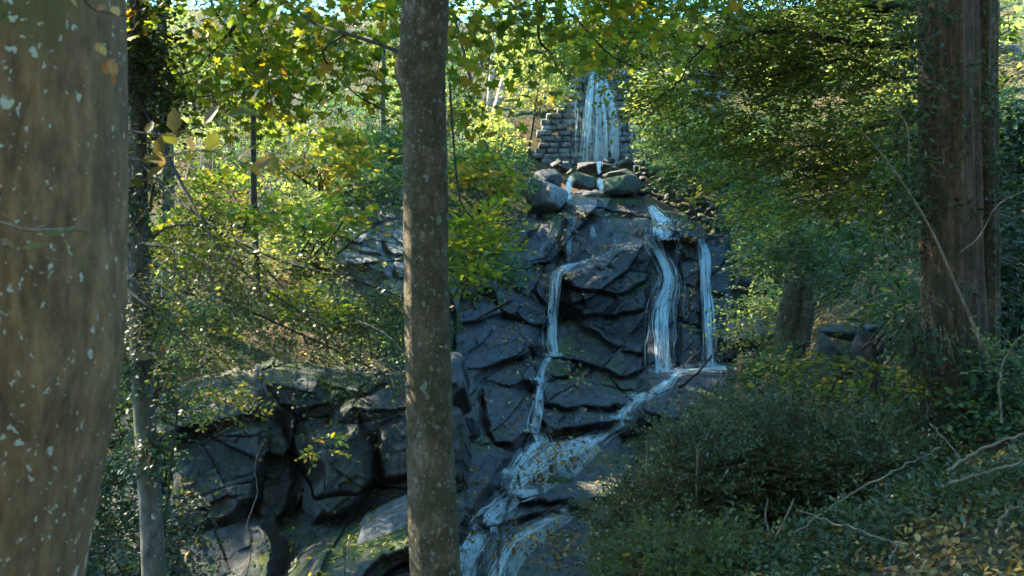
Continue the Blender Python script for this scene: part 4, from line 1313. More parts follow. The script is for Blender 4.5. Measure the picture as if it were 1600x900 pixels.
trunk_mesh('trunk', tp, [.30, .225, .195, .185, .18, .178, .16, .1], BARK_RED, red, 90, 110, .05, 4, lobes=ribs)
tp2 = px3((1545, 850, 7.2), (1540, 690, 7.15), (1537, 560, 7.12), (1536, 400, 7.12), (1535, 200, 7.12), (1534, 0, 7.12), (1536, -500, 7.1), (1540, -1400, 7.1))
trunk_mesh('trunk', tp2, [.2, .115, .10, .098, .096, .096, .09, .06], BARK_MID, red, 60, 100, .09, 14, lobes=ribs)
g = Geo(); B3 = Geo()
p = np.concatenate([vol(rng, W(a, b_, Y), (rx / F * 7, .16, rz / F * 7), k, 3, -.2) for a, b_, Y, rx, rz, k in
                    [(1432, 330, 6.95, 22, 90, 130), (1436, 520, 6.95, 20, 90, 150), (1440, 640, 6.9, 26, 50, 90), (1425, 200, 6.95, 22, 80, 80), (1535, 670, 6.75, 50, 18, 40), (1500, 250, 6.8, 40, 140, 34), (1560, 300, 6.9, 20, 200, 90), (1480, 150, 6.75, 40, 140, 40), (1440, 60, 6.8, 30, 90, 90), (1490, 480, 6.75, 50, 60, 36)]])
sprays(g, p, outward(rng, p, W(1490, 400, 7), -.05), .2, 5, .042, 'oval', rng, .5, .6, B3, .002)
B3.tube(curve(px3((1330, 190, 6.5), (1385, 250, 6.5), (1450, 350, 6.45), (1500, 460, 6.4), (1545, 560, 6.4)), 26), np.linspace(.004, .01, 26), 6)
B3.tube(curve(px3((1500, 395, 6.4), (1530, 370, 6.4), (1560, 320, 6.4), (1620, 290, 6.5)), 20), np.linspace(.006, .003, 20), 6)
B3.tube(curve(px3((1395, 160, 6.5), (1418, 200, 6.5), (1420, 260, 6.5)), 10), np.linspace(.004, .003, 10), 6)
g.build('ivy', IVY, red); B3.build('branches', TWIG, red)
g = Geo(); p = vol(rng, tp[-1] + [2, 0, 0], (4, 4, 2.6), 700, .6)
sprays(g, p, outward(rng, p, tp[-1]), .7, 9, .13, 'quad', rng); g.build('high_crown', GREEN, red)

# the spreading tree whose flat leaf fans fill the upper right
hb = grounded(1500, 9.6)
limbs = [(px3(*pts), a, b_) for pts, a, b_ in [
    ([(1490, 60, 9.6), (1400, 70, 9.6), (1260, 52, 10), (1200, 48, 10.2), (1140, 66, 10.4), (1100, 72, 10.6), (1070, 70, 10.9), (1030, 42, 11.2)], .035, .006),
    ([(1100, 72, 10.6), (1080, 95, 10.8), (1050, 140, 11.2), (1000, 170, 11.6)], .01, .004),
    ([(1490, 120, 9.6), (1400, 120, 9.8), (1330, 92, 10), (1270, 105, 10.1), (1190, 118, 10.3), (1090, 112, 10.8)], .02, .005),
    ([(1490, 0, 9.6), (1380, 10, 9.7), (1330, -10, 9.8), (1250, -40, 10), (1150, -40, 10.5)], .07, .01),
    ([(1490, 200, 9.6), (1400, 190, 9.6), (1300, 220, 9.9), (1200, 250, 10.4), (1110, 300, 11)], .02, .004),
    ([(1490, 260, 9.6), (1420, 280, 9.4), (1340, 300, 9.4), (1250, 340, 9.8)], .016, .004)]]
hf = []
for a, b_, Y, rx, rz, ry, k in [(985, 25, 11.6, 70, 36, 1.0, 120), (1060, 50, 11.2, 100, 50, 1.2, 240), (1180, 55, 10.6, 110, 60, 1.2, 240), (1310, 60, 10.2, 110, 70, 1.2, 220), (1420, 40, 9.8, 60, 80, 1.0, 170),
                                 (1060, 125, 11.8, 60, 35, .8, 100), (1160, 150, 11.2, 90, 55, 1.0, 130), (1280, 170, 10.4, 110, 65, 1.2, 130), (1200, -2, 10.6, 260, 14, .8, 130), (1390, 190, 9.7, 60, 80, 1.0, 150),
                                 (1150, 225, 12.0, 60, 35, .8, 100), (1240, 260, 11, 80, 50, 1.0, 180), (1340, 290, 10.2, 80, 60, 1.0, 180), (1220, 320, 12.2, 60, 30, .8, 70),
                                 (1560, -60, 10, 150, 120, 1.5, 120)]:
    hf.append((W(a, b_, Y), (rx / F * Y, ry, rz / F * Y), k))
tree('spreading_tree', 'spreading tree whose flat fans of yellow-green leaves overhang the right of the falls', 'tree', [hb, W(1495, 400, 9.6), W(1490, 0, 9.6), W(1480, -700, 9.6), W(1470, -1100, 9.6)], [.16, .13, .12, .07, .03],
     BARK_DARK, limbs, hf, BEECH, 'oval', .062, 13, .62, .22, True, BARK_DARK, .0035, seed=21, up=-.08, thr=-.2, clump=1.1, tilt=.22, limb_dens=26)

# ------------------------------------------------------------------ trees of the left slope (hidden trees and high crowns added to shade the gully)
rng = np.random.default_rng(321)


def up_tree(label, px, Y, top_py, lean, r, bark, crown_z, cr, k, mat, seed, size=.17, visible=None, group=None, name='tree', fol=None):
    b = grounded(px, Y)
    t = W(px + lean, top_py, Y)
    top = np.array([t[0] + (t[0] - b[0]) * .5, Y, crown_z])
    lim = []
    rg = np.random.default_rng(seed)
    for j in range(7):
        s = b + (top - b) * rg.uniform(.6, .95)
        an = rg.uniform(0, 6.28)
        e = s + np.array([math.cos(an), math.sin(an), rg.uniform(.2, .8)]) * cr[0] * .7
        lim.append((np.array([s, (s + e) / 2 + [0, 0, .2], e]), r * .35, r * .1))
    fl = [(top, cr, k)] + (fol or [])
    return tree(name, label, 'tree', [b, (b + t) / 2 + [.1 * r * rg.normal() * 4, 0, 0], t, top], [r * 1.3, r, r * .85, r * .4], bark, lim, fl, mat, 'quad', size, 9, .9, seed=seed, group=group, twr=.008, n=50)


up_tree('tall slope tree whose trunk shows beside the slender leaning one', 262, 17, 0, -10, .09, BARK_GREY, 8.0, (5, 4, 2.4), 850, LIME, 51)
up_tree('slope tree with its thin dark stem rising left of centre', 402, 19, 80, -6, .055, BARK_DARK, 8.6, (4.5, 4, 2.2), 750, LIME, 52)
up_tree('slope tree almost hidden behind the mottled middle trunk', 655, 24, 0, 10, .12, BARK_GREY, 10.0, (5, 4, 2.2), 1300, LIME, 53)
up_tree('slope tree hidden by the huge beech', 90, 13, 0, 0, .12, BARK_GREY, 7.0, (5, 4, 2.2), 800, LIME, 54)
up_tree('slim grey stem standing left of the middle trunk on the upper slope', 598, 27, 40, 2, .06, BARK_GREY, 10.6, (4.5, 3.5, 2.2), 1000, LIME, 55, fol=[((-6.5, 27, 9.8), (4.2, 4, 2.0), 1900)])  # extra crown volume beside this stem, added to shade the falls
up_tree('second slope tree hidden behind the mottled middle trunk', 668, 15.5, 0, 3, .08, BARK_GREY, 8.2, (4.5, 4, 1.9), 900, LIME, 56)  # added so its crown shades the right bank
# unseen wood far left of the frame, its crowns added as shade
for i, (x, y, zc) in enumerate([(-12, 16, 9), (-16, 24, 12), (-9, 9, 7)]):
    bb = np.array([x, y, float(gz(x, y)) - .1])
    tree('tree', ['middle of three broad trees on the left bank beyond the beech', 'farthest of three broad trees on the left bank beyond the beech', 'nearest of three broad trees on the left bank beyond the beech'][i], 'tree', [bb, bb + [0.2, 0, 4], [x + .3, y, zc]], [.22, .18, .06], BARK_GREY, (), [((x, y, zc), (5, 5, 2.8), 900)], LIME, 'quad', .2, 9, .9, seed=60 + i,
         twig=False, group='leafy trees on the left bank')

for lab, x, y, zc, R, k_ in [('broad tree beside the viewpoint, its crown roofing the right foreground', 6.5, 1.0, 5.6, (5, 4.5, 1.6), 1500), ('broad tree behind the viewpoint', -3.5, -5, 6.5, (6, 4.5, 3.0), 1200),
                             ('second broad tree behind the viewpoint, to the right', 4.5, -6, 6.0, (6, 4.5, 3.2), 1200), ('tall tree right of the reddish trunk, outside the dense bush', 9.5, 12, 9.5, (5, 5, 2.6), 1300)]:
    bb = np.array([x, y, float(gz(x, y)) - .1])  # unseen trees, added to darken the foreground and the right side
    tree('tree', lab, 'tree', [bb, bb + [0.1, 0, 3], [x - .5, y, zc]], [.2, .16, .06], BARK_GREY, (), [((x - 1.5, y, zc), R, k_)], BEECH, 'quad', .15, 9, .9, seed=640 + int(x * 3), twig=False)

# pale leaning trunks beside the dam
for i, (p0, p1, r, lab) in enumerate([((772, 188, 35), (802, 70, 35), .13, 'pale sunlit trunk leaning right, left of the dam'), ((764, 186, 36), (772, 62, 36), .09, 'thin pale trunk just left of the leaning one'),
                                      ((745, 175, 38), (716, 50, 38), .07, 'thin grey stem leaning left behind the middle trunk'), ((822, 222, 32), (842, 130, 32), .035, 'thin dark double stem left of the dam')]):
    a, b_ = W(*p0), W(*p1)
    a[2] = float(gz(a[0], a[1])) - .1
    tree('leaning_tree', lab, 'tree', [a, (a + b_) / 2, b_, b_ + (b_ - a) * .8], [r * 1.2, r, r * .8, r * .3], BARK_PALE if i < 2 else BARK_DARK, (),
         [(b_ + [0, 0, 2.3], (1.5, 1.4, 1.3), 120 if i < 3 else 20)], LIME, 'quad', .16, 9, .8, seed=80 + i, twr=.008)

# far sunlit trees along the skyline
sky_labels = 'sunlit leafy tree of the far skyline wood'
for i, (px, Y, pyc, R) in enumerate([(-60, 44, 20, 3.2), (90, 48, 0, 3.2), (215, 42, 20, 2.4), (340, 54, -30, 2.6), (470, 56, -40, 2.4), (600, 54, -20, 2.6), (690, 46, 20, 2.4), (780, 42, 30, 2.2), (870, 42, 40, 2.2), (960, 42, 30, 2.6), (1050, 42, 60, 2.8), (1140, 40, 60, 3.0), (1250, 36, 80, 3.2), (1400, 31, 80, 3.4), (1560, 28, 60, 3.4)]):
    c = W(px, pyc, Y)
    bb = np.array([c[0] + .5, Y, float(gz(c[0] + .5, Y)) - .1])
    tree('tree', 'sunlit leafy tree on the skyline, %s from the left' % ordw(i + 1), 'tree', [bb, (bb + c) / 2 + [.15, 0, 0], c, c + [0, 0, R * .8]], [.16, .13, .09, .03], BARK_GREY, (),
         [(c, (R, R * .8, R * .95), 270), (c + [R * .6, 0, -R * .6], (R * .6, R * .6, R * .4), 60)], LIME if i % 3 else GREEN, 'quad', .2, 9, .95, seed=100 + i, twig=False, group='sunlit trees along the skyline', thr=-.05, clump=.5)

# ------------------------------------------------------------------ shrubs and saplings
def shrub(label, px, Y, py, rx, rz, ry, k, mat, tpl, size, seed, name='shrub', cat='shrub', L=.4, nleaf=9, stems=7, group=None, droop=.25, tilt=.4, bark=None, up=.1, thr=-.15, clump=1.5, base=None):
    rg = np.random.default_rng(seed)
    c = W(px, py, Y)
    b = np.array([c[0], Y + .15, 0.0]); b[2] = max(float(gz(b[0], b[1])) - .05, c[2] - rz / F * Y * 1.15 - .15)
    if base is not None: b = np.array(base, float)
    root = empty(name, b, label, cat, group)
    g, t = Geo(), Geo()
    r = np.array([rx / F * Y, ry, rz / F * Y])
    p = vol(rg, c, r, k, clump, thr, seed=seed)
    sprays(g, p, outward(rg, p, c - [0, 0, r[2] * .6], up), L * rg.uniform(.6, 1.2, len(p)), nleaf, size, tpl, rg, droop, tilt, t, .0025)
    for _ in range(stems):
        e = c + rg.normal(size=3) * r * .5
        s = b + rg.normal(size=3) * [.12, .12, 0]
        t.tube(curve([s, (s + e) / 2 + rg.normal(size=3) * .1 * r, e], 8), np.linspace(.012, .004, 8), 5)
    t.build('stems', bark or BARK_DARK, root)
    g.build('foliage', mat, root)
    return root


# dense small-leaved bushes in the right foreground
BX = [('airy top of small-leaved bush below the right-hand falls', 1170, 8.2, 660, 60, 30, .6, 500, 306),
      ('small-leaved bush wedged between the dense bush and the rock columns', 1290, 8.0, 660, 70, 60, .5, 500, 307),
      ('dense small-leaved bush whose left side hides the stream edge', 1005, 7.4, 830, 50, 60, .5, 800, 301),
      ('dense small-leaved bush with bare upright stems in the right foreground', 1090, 7.0, 770, 62, 95, .6, 1500, 302),
      ('dense small-leaved bush under the dark rock columns', 1225, 7.0, 740, 80, 95, .6, 1500, 303),
      ('low dark bush along the bottom edge of the view', 1120, 6.0, 900, 150, 50, .5, 1300, 304),
      ('small-leaved bush spilling down towards the reddish trunk', 1345, 6.6, 740, 80, 70, .5, 900, 305)]
for lab, a, Y, b_, rx, rz, ry, k, sd in BX:
    shrub(lab, a, Y, b_, rx, rz, ry, k, [BOX, OLIVE][sd % 4 == 0], 'quad', .03, sd, 'bush', 'bush', .32, 15, 16, 'dense small-leaved bushes in the right foreground', .15, .7, TWIG, .3, -.25, 2.2)
# bare upright stems showing in that bush
for i, pts in enumerate([[(1090, 870, 6.4), (1088, 780, 6.4), (1090, 700, 6.4)], [(1215, 900, 5.8), (1208, 850, 5.8), (1196, 810, 5.8), (1200, 780, 5.8)], [(1208, 850, 5.8), (1232, 800, 5.8), (1240, 780, 5.8)],
                         [(1012, 740, 6.7), (1010, 690, 6.7)]]):
    g = Geo(); g.tube(curve(px3(*pts), 12), np.linspace(.008, .004, 12), 6)
    tag(g.build('stem', TWIG, None, True), ['tall bare pale stem rising inside the dense bush', 'forked bare stem near the bottom edge, main prong', 'forked bare stem near the bottom edge, right prong', 'short bare stem in the bush next to the stream'][i], 'stem')

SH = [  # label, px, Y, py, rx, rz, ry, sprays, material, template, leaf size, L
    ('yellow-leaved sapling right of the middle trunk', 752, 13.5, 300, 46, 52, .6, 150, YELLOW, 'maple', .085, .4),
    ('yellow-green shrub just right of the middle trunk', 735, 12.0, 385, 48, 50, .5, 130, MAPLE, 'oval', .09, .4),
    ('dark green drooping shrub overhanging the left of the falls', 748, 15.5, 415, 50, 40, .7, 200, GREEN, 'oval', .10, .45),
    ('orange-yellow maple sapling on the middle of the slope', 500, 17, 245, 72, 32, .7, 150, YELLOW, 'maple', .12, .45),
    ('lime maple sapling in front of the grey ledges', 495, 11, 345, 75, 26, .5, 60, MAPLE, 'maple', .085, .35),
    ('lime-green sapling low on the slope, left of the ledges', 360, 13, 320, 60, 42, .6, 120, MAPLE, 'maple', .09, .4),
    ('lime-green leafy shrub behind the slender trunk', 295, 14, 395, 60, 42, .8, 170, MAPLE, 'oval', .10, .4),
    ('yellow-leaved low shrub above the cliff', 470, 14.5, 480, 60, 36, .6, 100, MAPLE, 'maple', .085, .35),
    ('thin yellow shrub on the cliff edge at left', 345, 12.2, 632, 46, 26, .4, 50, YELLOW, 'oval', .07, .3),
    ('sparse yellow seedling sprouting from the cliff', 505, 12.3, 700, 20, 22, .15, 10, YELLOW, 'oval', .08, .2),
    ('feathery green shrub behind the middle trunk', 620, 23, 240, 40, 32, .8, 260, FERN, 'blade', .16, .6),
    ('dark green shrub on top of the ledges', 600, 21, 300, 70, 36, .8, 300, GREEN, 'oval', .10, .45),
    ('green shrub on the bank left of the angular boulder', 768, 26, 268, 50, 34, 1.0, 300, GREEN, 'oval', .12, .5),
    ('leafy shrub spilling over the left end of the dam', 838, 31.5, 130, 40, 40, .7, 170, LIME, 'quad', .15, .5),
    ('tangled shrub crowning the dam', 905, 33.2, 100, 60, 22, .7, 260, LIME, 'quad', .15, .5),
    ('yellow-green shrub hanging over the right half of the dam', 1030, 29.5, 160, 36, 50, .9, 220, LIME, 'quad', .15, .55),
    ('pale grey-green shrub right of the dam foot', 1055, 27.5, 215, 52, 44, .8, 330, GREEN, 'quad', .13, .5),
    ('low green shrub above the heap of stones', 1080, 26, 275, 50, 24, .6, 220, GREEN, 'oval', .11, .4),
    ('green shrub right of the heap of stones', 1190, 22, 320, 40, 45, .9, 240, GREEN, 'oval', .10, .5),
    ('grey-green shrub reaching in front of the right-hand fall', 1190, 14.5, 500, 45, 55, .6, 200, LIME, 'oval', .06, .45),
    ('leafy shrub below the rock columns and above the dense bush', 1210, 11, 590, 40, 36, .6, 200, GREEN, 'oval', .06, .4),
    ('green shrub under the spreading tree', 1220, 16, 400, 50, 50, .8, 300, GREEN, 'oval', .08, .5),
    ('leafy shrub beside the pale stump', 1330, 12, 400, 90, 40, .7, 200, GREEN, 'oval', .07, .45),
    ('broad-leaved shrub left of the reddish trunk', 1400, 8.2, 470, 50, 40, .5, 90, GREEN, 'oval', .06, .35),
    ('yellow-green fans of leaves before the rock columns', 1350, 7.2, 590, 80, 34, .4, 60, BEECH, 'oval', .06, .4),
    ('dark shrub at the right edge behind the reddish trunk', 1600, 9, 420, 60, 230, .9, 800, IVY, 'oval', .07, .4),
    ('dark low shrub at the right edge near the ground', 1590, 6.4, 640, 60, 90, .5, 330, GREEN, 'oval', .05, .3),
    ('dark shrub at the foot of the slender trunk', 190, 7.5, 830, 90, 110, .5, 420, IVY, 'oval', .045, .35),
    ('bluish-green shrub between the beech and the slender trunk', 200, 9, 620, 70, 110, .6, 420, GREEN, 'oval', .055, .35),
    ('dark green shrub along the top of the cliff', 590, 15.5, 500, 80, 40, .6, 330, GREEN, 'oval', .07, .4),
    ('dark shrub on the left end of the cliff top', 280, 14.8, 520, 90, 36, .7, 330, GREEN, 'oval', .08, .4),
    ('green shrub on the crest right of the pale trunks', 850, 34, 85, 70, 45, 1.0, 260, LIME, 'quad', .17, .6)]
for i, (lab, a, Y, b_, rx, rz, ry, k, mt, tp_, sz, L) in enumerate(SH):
    sap = 'sapling' in lab or 'seedling' in lab
    shrub(lab, a, Y, b_, rx, rz, ry, k, mt, tp_, sz, 400 + i, 'sapling' if sap else 'shrub', 'sapling' if sap else 'shrub', L, 9 if tp_ != 'maple' else 6, 6 if i != 9 else 1, tilt=.4, up=0.0,
          base=(None if i != 9 else W(508, 765, cliff.depth(508, 765) - .02)))

# shrubs all over the left slope
rg = np.random.default_rng(77)
noveg = [[(690, 270), (800, 260), (850, 105), (1010, 105), (1015, 240), (1140, 330), (1140, 580), (1240, 575), (1240, 660), (980, 640), (930, 960), (590, 960), (690, 780)],
         [(240, 585), (700, 570), (700, 960), (130, 960), (130, 640)], [(520, 350), (700, 330), (700, 440), (520, 440)]]


def blocked(p, pad=0):
    a, b_ = proj(p)
    m = np.zeros(len(p), bool)
    for poly in noveg: m |= in_poly(a, b_, poly)
    return m & (p[:, 1] > 2)


cand = np.c_[rg.uniform(-22, 2, 500), rg.uniform(16.5, 46, 500)]
ct = np.c_[cand, gz(cand[:, 0], cand[:, 1]) + .35]
ok = ~blocked(ct)
cpx, cpy = proj(ct)
ok &= (cpx > -100) & (cpx < 860)
k = 0
slope_shrubs, bank_shrubs = [], []


def name_by_bands(items, bands):
    lo = -9999
    for hi, where in bands:
        grp = sorted([t for t in items if lo <= t[0] < hi], key=lambda t: t[1])
        for i, t in enumerate(grp):
            t[3]['label'] = '%s shrub %s, %s from the top' % (t[2], where, ordw(i + 1))
        lo = hi


for p in ct[ok][:70]:
    a, b_ = proj(p)
    R = rg.uniform(.5, 1.1)
    _m = int(rg.integers(6)); mt = [GREEN, LIME, GREEN, FERN, MAPLE, LIME][_m]
    _s = shrub('shrub', float(a), float(p[1]), float(b_) - 10, R * F / p[1], R * .7 * F / p[1], R, int(110 + 60 * R), mt, 'quad', .12, 700 + k, L=.5, nleaf=9, stems=4,
          group='shrubs among the undergrowth of the left slope')
    slope_shrubs.append((float(a), float(b_), ['dark green', 'pale lime', 'dark green', 'feathery green', 'yellow-green', 'pale lime'][_m], _s))
    k += 1
name_by_bands(slope_shrubs, [(215, 'on the slope hidden by the huge beech'), (400, 'between the slender trunk and the thin dark stem'), (598, 'between the dark stem and the slim grey stem'),
                             (660, 'behind the middle trunk'), (9999, 'right of the middle trunk')])
cand = np.c_[rg.uniform(3, 16, 200), rg.uniform(12, 36, 200)]
ct = np.c_[cand, gz(cand[:, 0], cand[:, 1]) + .4]
ct = ct[~blocked(ct)]
cpx, cpy = proj(ct)
for p in ct[(cpx > 1050) & (cpx < 1700) & ~((cpx > 1200) & (cpx < 1470) & (ct[:, 1] < 13.5))][:28]:
    a, b_ = proj(p)
    R = rg.uniform(.5, 1.0)
    _m = int(rg.integers(4))
    _s = shrub('shrub', float(a), float(p[1]), float(b_) - 10, R * F / p[1], R * .7 * F / p[1], R, int(140 + 60 * R), [GREEN, BEECH, GREEN, LIME][_m], 'quad', .10, 900 + k, L=.5, stems=4,
          group='shrubs on the shaded right bank')
    bank_shrubs.append((float(a), float(b_), ['dark green', 'yellow-green', 'dark green', 'pale lime'][_m], _s))
    k += 1
name_by_bands(bank_shrubs, [(1236, 'between the falls and the pale stump'), (1440, 'between the pale stump and the reddish trunk'), (1560, 'behind the reddish trunk'), (9999, 'at the far right edge of the bank')])

# ------------------------------------------------------------------ undergrowth, litter
def scatter(n, xr, yr, rg):
    x = rg.uniform(*xr, n); y = rg.uniform(*yr, n)
    return np.c_[x, y, gz(x, y)]


g = Geo()
p = scatter(17000, (-24, 6), (14, 48), rg)
p = p[(fbm(p[:, 0] * .5, p[:, 1] * .5, 0, 3, 8) > -.2)]
p[:, 2] += rg.uniform(.02, .35, len(p)); p = p[~blocked(p)]
sprays(g, p, rg.normal(size=(len(p), 3)) * [1, 1, .2] + [0, -.2, .5], .32, 7, .075, 'quad', rg, .4, .5)
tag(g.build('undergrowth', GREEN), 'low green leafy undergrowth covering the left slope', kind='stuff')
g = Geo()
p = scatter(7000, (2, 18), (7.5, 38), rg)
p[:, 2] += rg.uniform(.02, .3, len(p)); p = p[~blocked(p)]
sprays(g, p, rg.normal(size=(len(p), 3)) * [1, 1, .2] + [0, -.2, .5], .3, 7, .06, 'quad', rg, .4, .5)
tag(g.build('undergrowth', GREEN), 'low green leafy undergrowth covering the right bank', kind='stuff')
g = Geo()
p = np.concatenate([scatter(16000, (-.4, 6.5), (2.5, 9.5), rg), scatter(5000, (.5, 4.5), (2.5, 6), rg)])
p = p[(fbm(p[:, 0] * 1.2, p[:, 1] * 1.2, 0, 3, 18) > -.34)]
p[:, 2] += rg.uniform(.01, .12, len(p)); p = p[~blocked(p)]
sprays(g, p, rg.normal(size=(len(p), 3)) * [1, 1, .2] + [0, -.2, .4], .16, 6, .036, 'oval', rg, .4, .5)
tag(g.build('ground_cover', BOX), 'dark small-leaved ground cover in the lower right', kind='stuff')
g = Geo()
p = scatter(2600, (-9, -.8), (4.5, 14), rg)
p[:, 2] += rg.uniform(.01, .2, len(p)); p = p[~blocked(p)]
sprays(g, p, rg.normal(size=(len(p), 3)) * [1, 1, .2] + [0, -.2, .4], .22, 6, .05, 'oval', rg, .4, .5)
tag(g.build('ground_cover', IVY), 'dark leafy ground cover behind the beech', kind='stuff')


def litter(name, p, nr, size, mat, rg, label):
    g = Geo()
    n = len(p)
    put_leaves(g, p + nr * .012, rg.normal(size=(n, 3)), nr + .35 * rg.normal(size=(n, 3)), size * rg.uniform(.6, 1.2, n), 'oval')
    tag(g.build(name, mat), label, kind='stuff')


p = np.concatenate([scatter(6500, (-.3, 6.5), (2.2, 9.5), rg), scatter(9000, (.6, 4.5), (2.5, 6), rg)]); p[:, 2] += .015; p = p[~blocked(p)]
litter('fallen_leaves', p, np.array([[0, 0, 1.]]).repeat(len(p), 0), .042, DRYLEAF, rg, 'brown and orange fallen leaves on the right bank')
p = scatter(9000, (-18, 12), (10, 44), rg); p[:, 2] += .03; p = p[~blocked(p)]
litter('fallen_leaves', p, np.array([[0, 0, 1.]]).repeat(len(p), 0), .11, DRYLEAF, rg, 'fallen leaves lying on the slopes')
# leaves caught on the rock: only where the rock looks up
for rel, n, lab, thr in ((face, 1500, 'orange and yellow leaves stuck to the wet rock', .25), (cliff, 520, 'yellow leaves caught on the cliff ledges', .45), (outc, 90, 'yellow leaves on the grey ledges', .3)):
    Vg = W(rel.gx, rel.gy, rel.D)
    dx = Vg[1:-1, 2:] - Vg[1:-1, :-2]; dy = Vg[:-2, 1:-1] - Vg[2:, 1:-1]
    nr = unit(np.cross(dx, dy))
    c = Vg[1:-1, 1:-1]
    wgt = np.clip(nr[..., 2] - thr, 0, 1) * rel.keep[1:-1, 1:-1] * (rel.near[1:-1, 1:-1] < 1)
    wgt *= np.clip(fbm(c[..., 0] * 1.5, c[..., 1], c[..., 2] * 1.5, 3, 66) + .35, 0.02, 1) ** 2
    wf = (wgt / wgt.sum()).ravel()
    ii = rg.choice(len(wf), n, p=wf, replace=False)
    litter('fallen_leaves', c.reshape(-1, 3)[ii] + [0, -.02, 0], nr.reshape(-1, 3)[ii], .085 if rel is not face else .075, DRYLEAF if rel is face else YELLOW, rg, lab)

pp = np.concatenate([rg.normal(size=(k_, 2)) * s_ + m_ for m_, s_, k_ in [((1040, 355), (22, 3), 90), ((1075, 372), (10, 3), 30), ((965, 388), (20, 4), 40), ((930, 338), (40, 3), 60), ((880, 715), (26, 14), 190), ((845, 745), (14, 8), 70),
                                                                        ((905, 590), (12, 8), 40), ((890, 430), (8, 3), 20), ((1078, 450), (8, 40), 60), ((800, 640), (16, 26), 30), ((730, 800), (12, 40), 60), ((850, 840), (40, 20), 90)]])
pd_ = W(pp[:, 0], pp[:, 1], face.depth(pp[:, 0], pp[:, 1]) - .05)
litter('fallen_leaves', pd_, np.array([[0, -.5, .8]]).repeat(len(pd_), 0), .10, DRYLEAF, rg, 'orange leaves heaped on the ledges and in the streambed')

# dry stems and brush on the upper slope
g = Geo()
p = scatter(900, (-12, 0), (24, 38), rg); p = p[~blocked(p)]
for s in p[:520]:
    d = rg.normal(size=3) * [.5, .5, .2] + [0, 0, 1]
    L = rg.uniform(.5, 1.5)
    g.tube(curve([s, s + d * L * .5 + rg.normal(size=3) * .08, s + d * L + rg.normal(size=3) * .2], 5), [.014, .01, .008, .006, .003], 4)
tag(g.build('undergrowth', DEADWOOD), 'grey dry stems and brush on the upper left slope', kind='stuff')
g = Geo()
p = scatter(900, (3.0, 7.5), (10, 17), rg); p = p[~blocked(p)]
for s in p[:420]:
    d = rg.normal(size=3) * [1, .5, .35] + [0, 0, .45]
    L = rg.uniform(.3, .9)
    g.tube(curve([s, s + d * L * .5 + [0, 0, .08], s + d * L - [0, 0, .15]], 6), [.006, .006, .005, .004, .003, .002], 4)
tag(g.build('undergrowth', TWIG), 'brown dry tangled stems on the right bank', kind='stuff')

# branching dead shrub on the upper slope
def branching(name, label, base, d0, L, r, mat, seed, depth=4, cat='dead branch', spread=.6, kids=3):
    rg = np.random.default_rng(seed)
    g = Geo()

    def rec(s, d, L, r, k):
        e = s + d * L
        c = curve([s, (s + e) / 2 + rg.normal(size=3) * L * .08, e], 7)
        g.tube(c, np.linspace(r, r * .6, 7), 5)
        if k == 0: return
        for _ in range(kids):
            u = rg.uniform(.4, 1)
            nd_ = unit(d + rg.normal(size=3) * spread)
            rec(c[int(u * 6)], nd_, L * rg.uniform(.5, .75), r * .55, k - 1)
    rec(np.asarray(base, float), unit(np.asarray(d0, float)), L, r, depth)
    return tag(g.build(name, mat, None, True), label, cat)


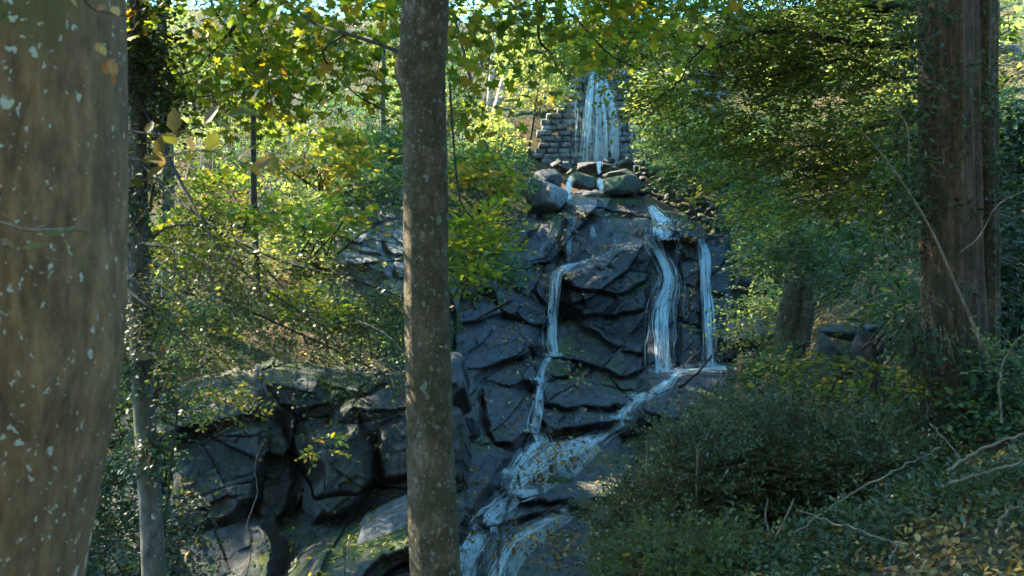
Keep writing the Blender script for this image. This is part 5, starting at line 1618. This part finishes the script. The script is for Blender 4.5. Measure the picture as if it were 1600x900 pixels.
b0 = grounded(630, 25)
branching('dead_tree', 'bleached dead tree with crooked bare limbs on the upper slope', b0, (-.5, 0, .9), 1.3, .045, DEADWOOD, 5, 4, 'dead tree')
for i, (pts, r, m, lab) in enumerate([
    ([(1240, 835, 5.6), (1310, 785, 5.6), (1400, 735, 5.7), (1470, 700, 5.8)], .006, TWIG, 'long thin bare stick slanting up towards the reddish trunk'),
    ([(1480, 735, 5.4), (1540, 700, 5.3), (1620, 672, 5.2)], .012, TWIG, 'thick grey fallen branch at the right edge'),
    ([(1500, 720, 5.5), (1480, 690, 5.5), (1452, 662, 5.6)], .005, TWIG, 'short stick leaning on the foot of the reddish trunk'),
    ([(1566, 660, 5.6), (1562, 600, 5.6), (1575, 550, 5.6), (1610, 515, 5.5)], .007, TWIG, 'arching pale bare stem at the right edge'),
    ([(1555, 835, 4.2), (1575, 800, 4.2), (1592, 792, 4.2)], .010, TWIG, 'short pale weathered stick among the fallen leaves'),
    ([(1470, 760, 5.0), (1530, 742, 4.9), (1600, 722, 4.8)], .010, TWIG, 'brown fallen branch below the grey one'),
    ([(1250, 800, 5.3), (1330, 825, 5.0), (1400, 850, 4.6), (1450, 880, 4.3)], .004, TWIG, 'thin greenish trailing stem near the bottom edge'),
    ([(1062, 605, 20.6), (1090, 582, 20.8), (1112, 556, 21.2)], .035, BARK_DARK, 'dark log leaning on the ledge under the right-hand falls'),
    ([(720, 345, 12.2), (760, 358, 12.2), (800, 372, 12.2), (830, 392, 12.2)], .008, DEADWOOD, 'pale bare branch arching out over the left of the falls'),
    ([(378, 930, 12.2), (392, 860, 12.2), (386, 820, 12.3), (402, 770, 12.5), (398, 730, 12.6), (410, 690, 12.8)], .006, TWIG, 'thin grey vine hanging down the cliff'),
    ([(555, 500, 14.5), (600, 520, 14.3), (640, 560, 14.1)], .012, DEADWOOD, 'grey branch lying on the cliff top beside the middle trunk'),
    ([(1380, 900, 4.4), (1392, 870, 4.4), (1405, 845, 4.4)], .004, DEADWOOD, 'short upright pale twig near the bottom edge')]):
    g = Geo(); g.tube(curve(px3(*pts), 24) + .004 * rg.normal(size=(24, 3)), np.linspace(r, r * .6, 24), 7)
    tag(g.build('branch', m, None, True), lab, 'branch')

# pale gnarled stump standing on the right bank
b0 = W(1236, 560, 13.2)
st = empty('tree_stump', b0, 'pale gnarled stump standing on the right bank under the leaves', 'stump')
trunk_mesh('trunk', [b0, W(1234, 490, 13.2), W(1246, 420, 13.2), W(1236, 362, 13.2)], [.19, .12, .095, .06], BARK_MID, st, 40, 50, .25, 6)
trunk_mesh('trunk', [W(1250, 540, 13.1), W(1262, 480, 13.1), W(1256, 400, 13.15), W(1246, 366, 13.2)], [.10, .07, .05, .03], BARK_MID, st, 28, 40, .25, 16)

# ------------------------------------------------------------------ the hazy air over the gully
V8 = np.array([(x, y, z) for z in (-9, 42) for y in (-420, 920) for x in (-620, 620)], float)
Q8 = np.array([(0, 2, 3, 1), (4, 5, 7, 6), (0, 1, 5, 4), (2, 6, 7, 3), (0, 4, 6, 2), (1, 3, 7, 5)])
hz, nt, out = new_mat('haze_air')
pv = nd(nt, 'ShaderNodeVolumePrincipled')
pv.inputs['Color'].default_value = (0.93, 0.95, 1.0, 1)
pv.inputs['Density'].default_value = 0.00015
pv.inputs['Anisotropy'].default_value = 0.4
nt.links.new(pv.outputs[0], out.inputs['Volume'])
tag(mesh_obj('haze', V8, [Q8], hz), 'thin bright haze in the air of the wood', kind='stuff')
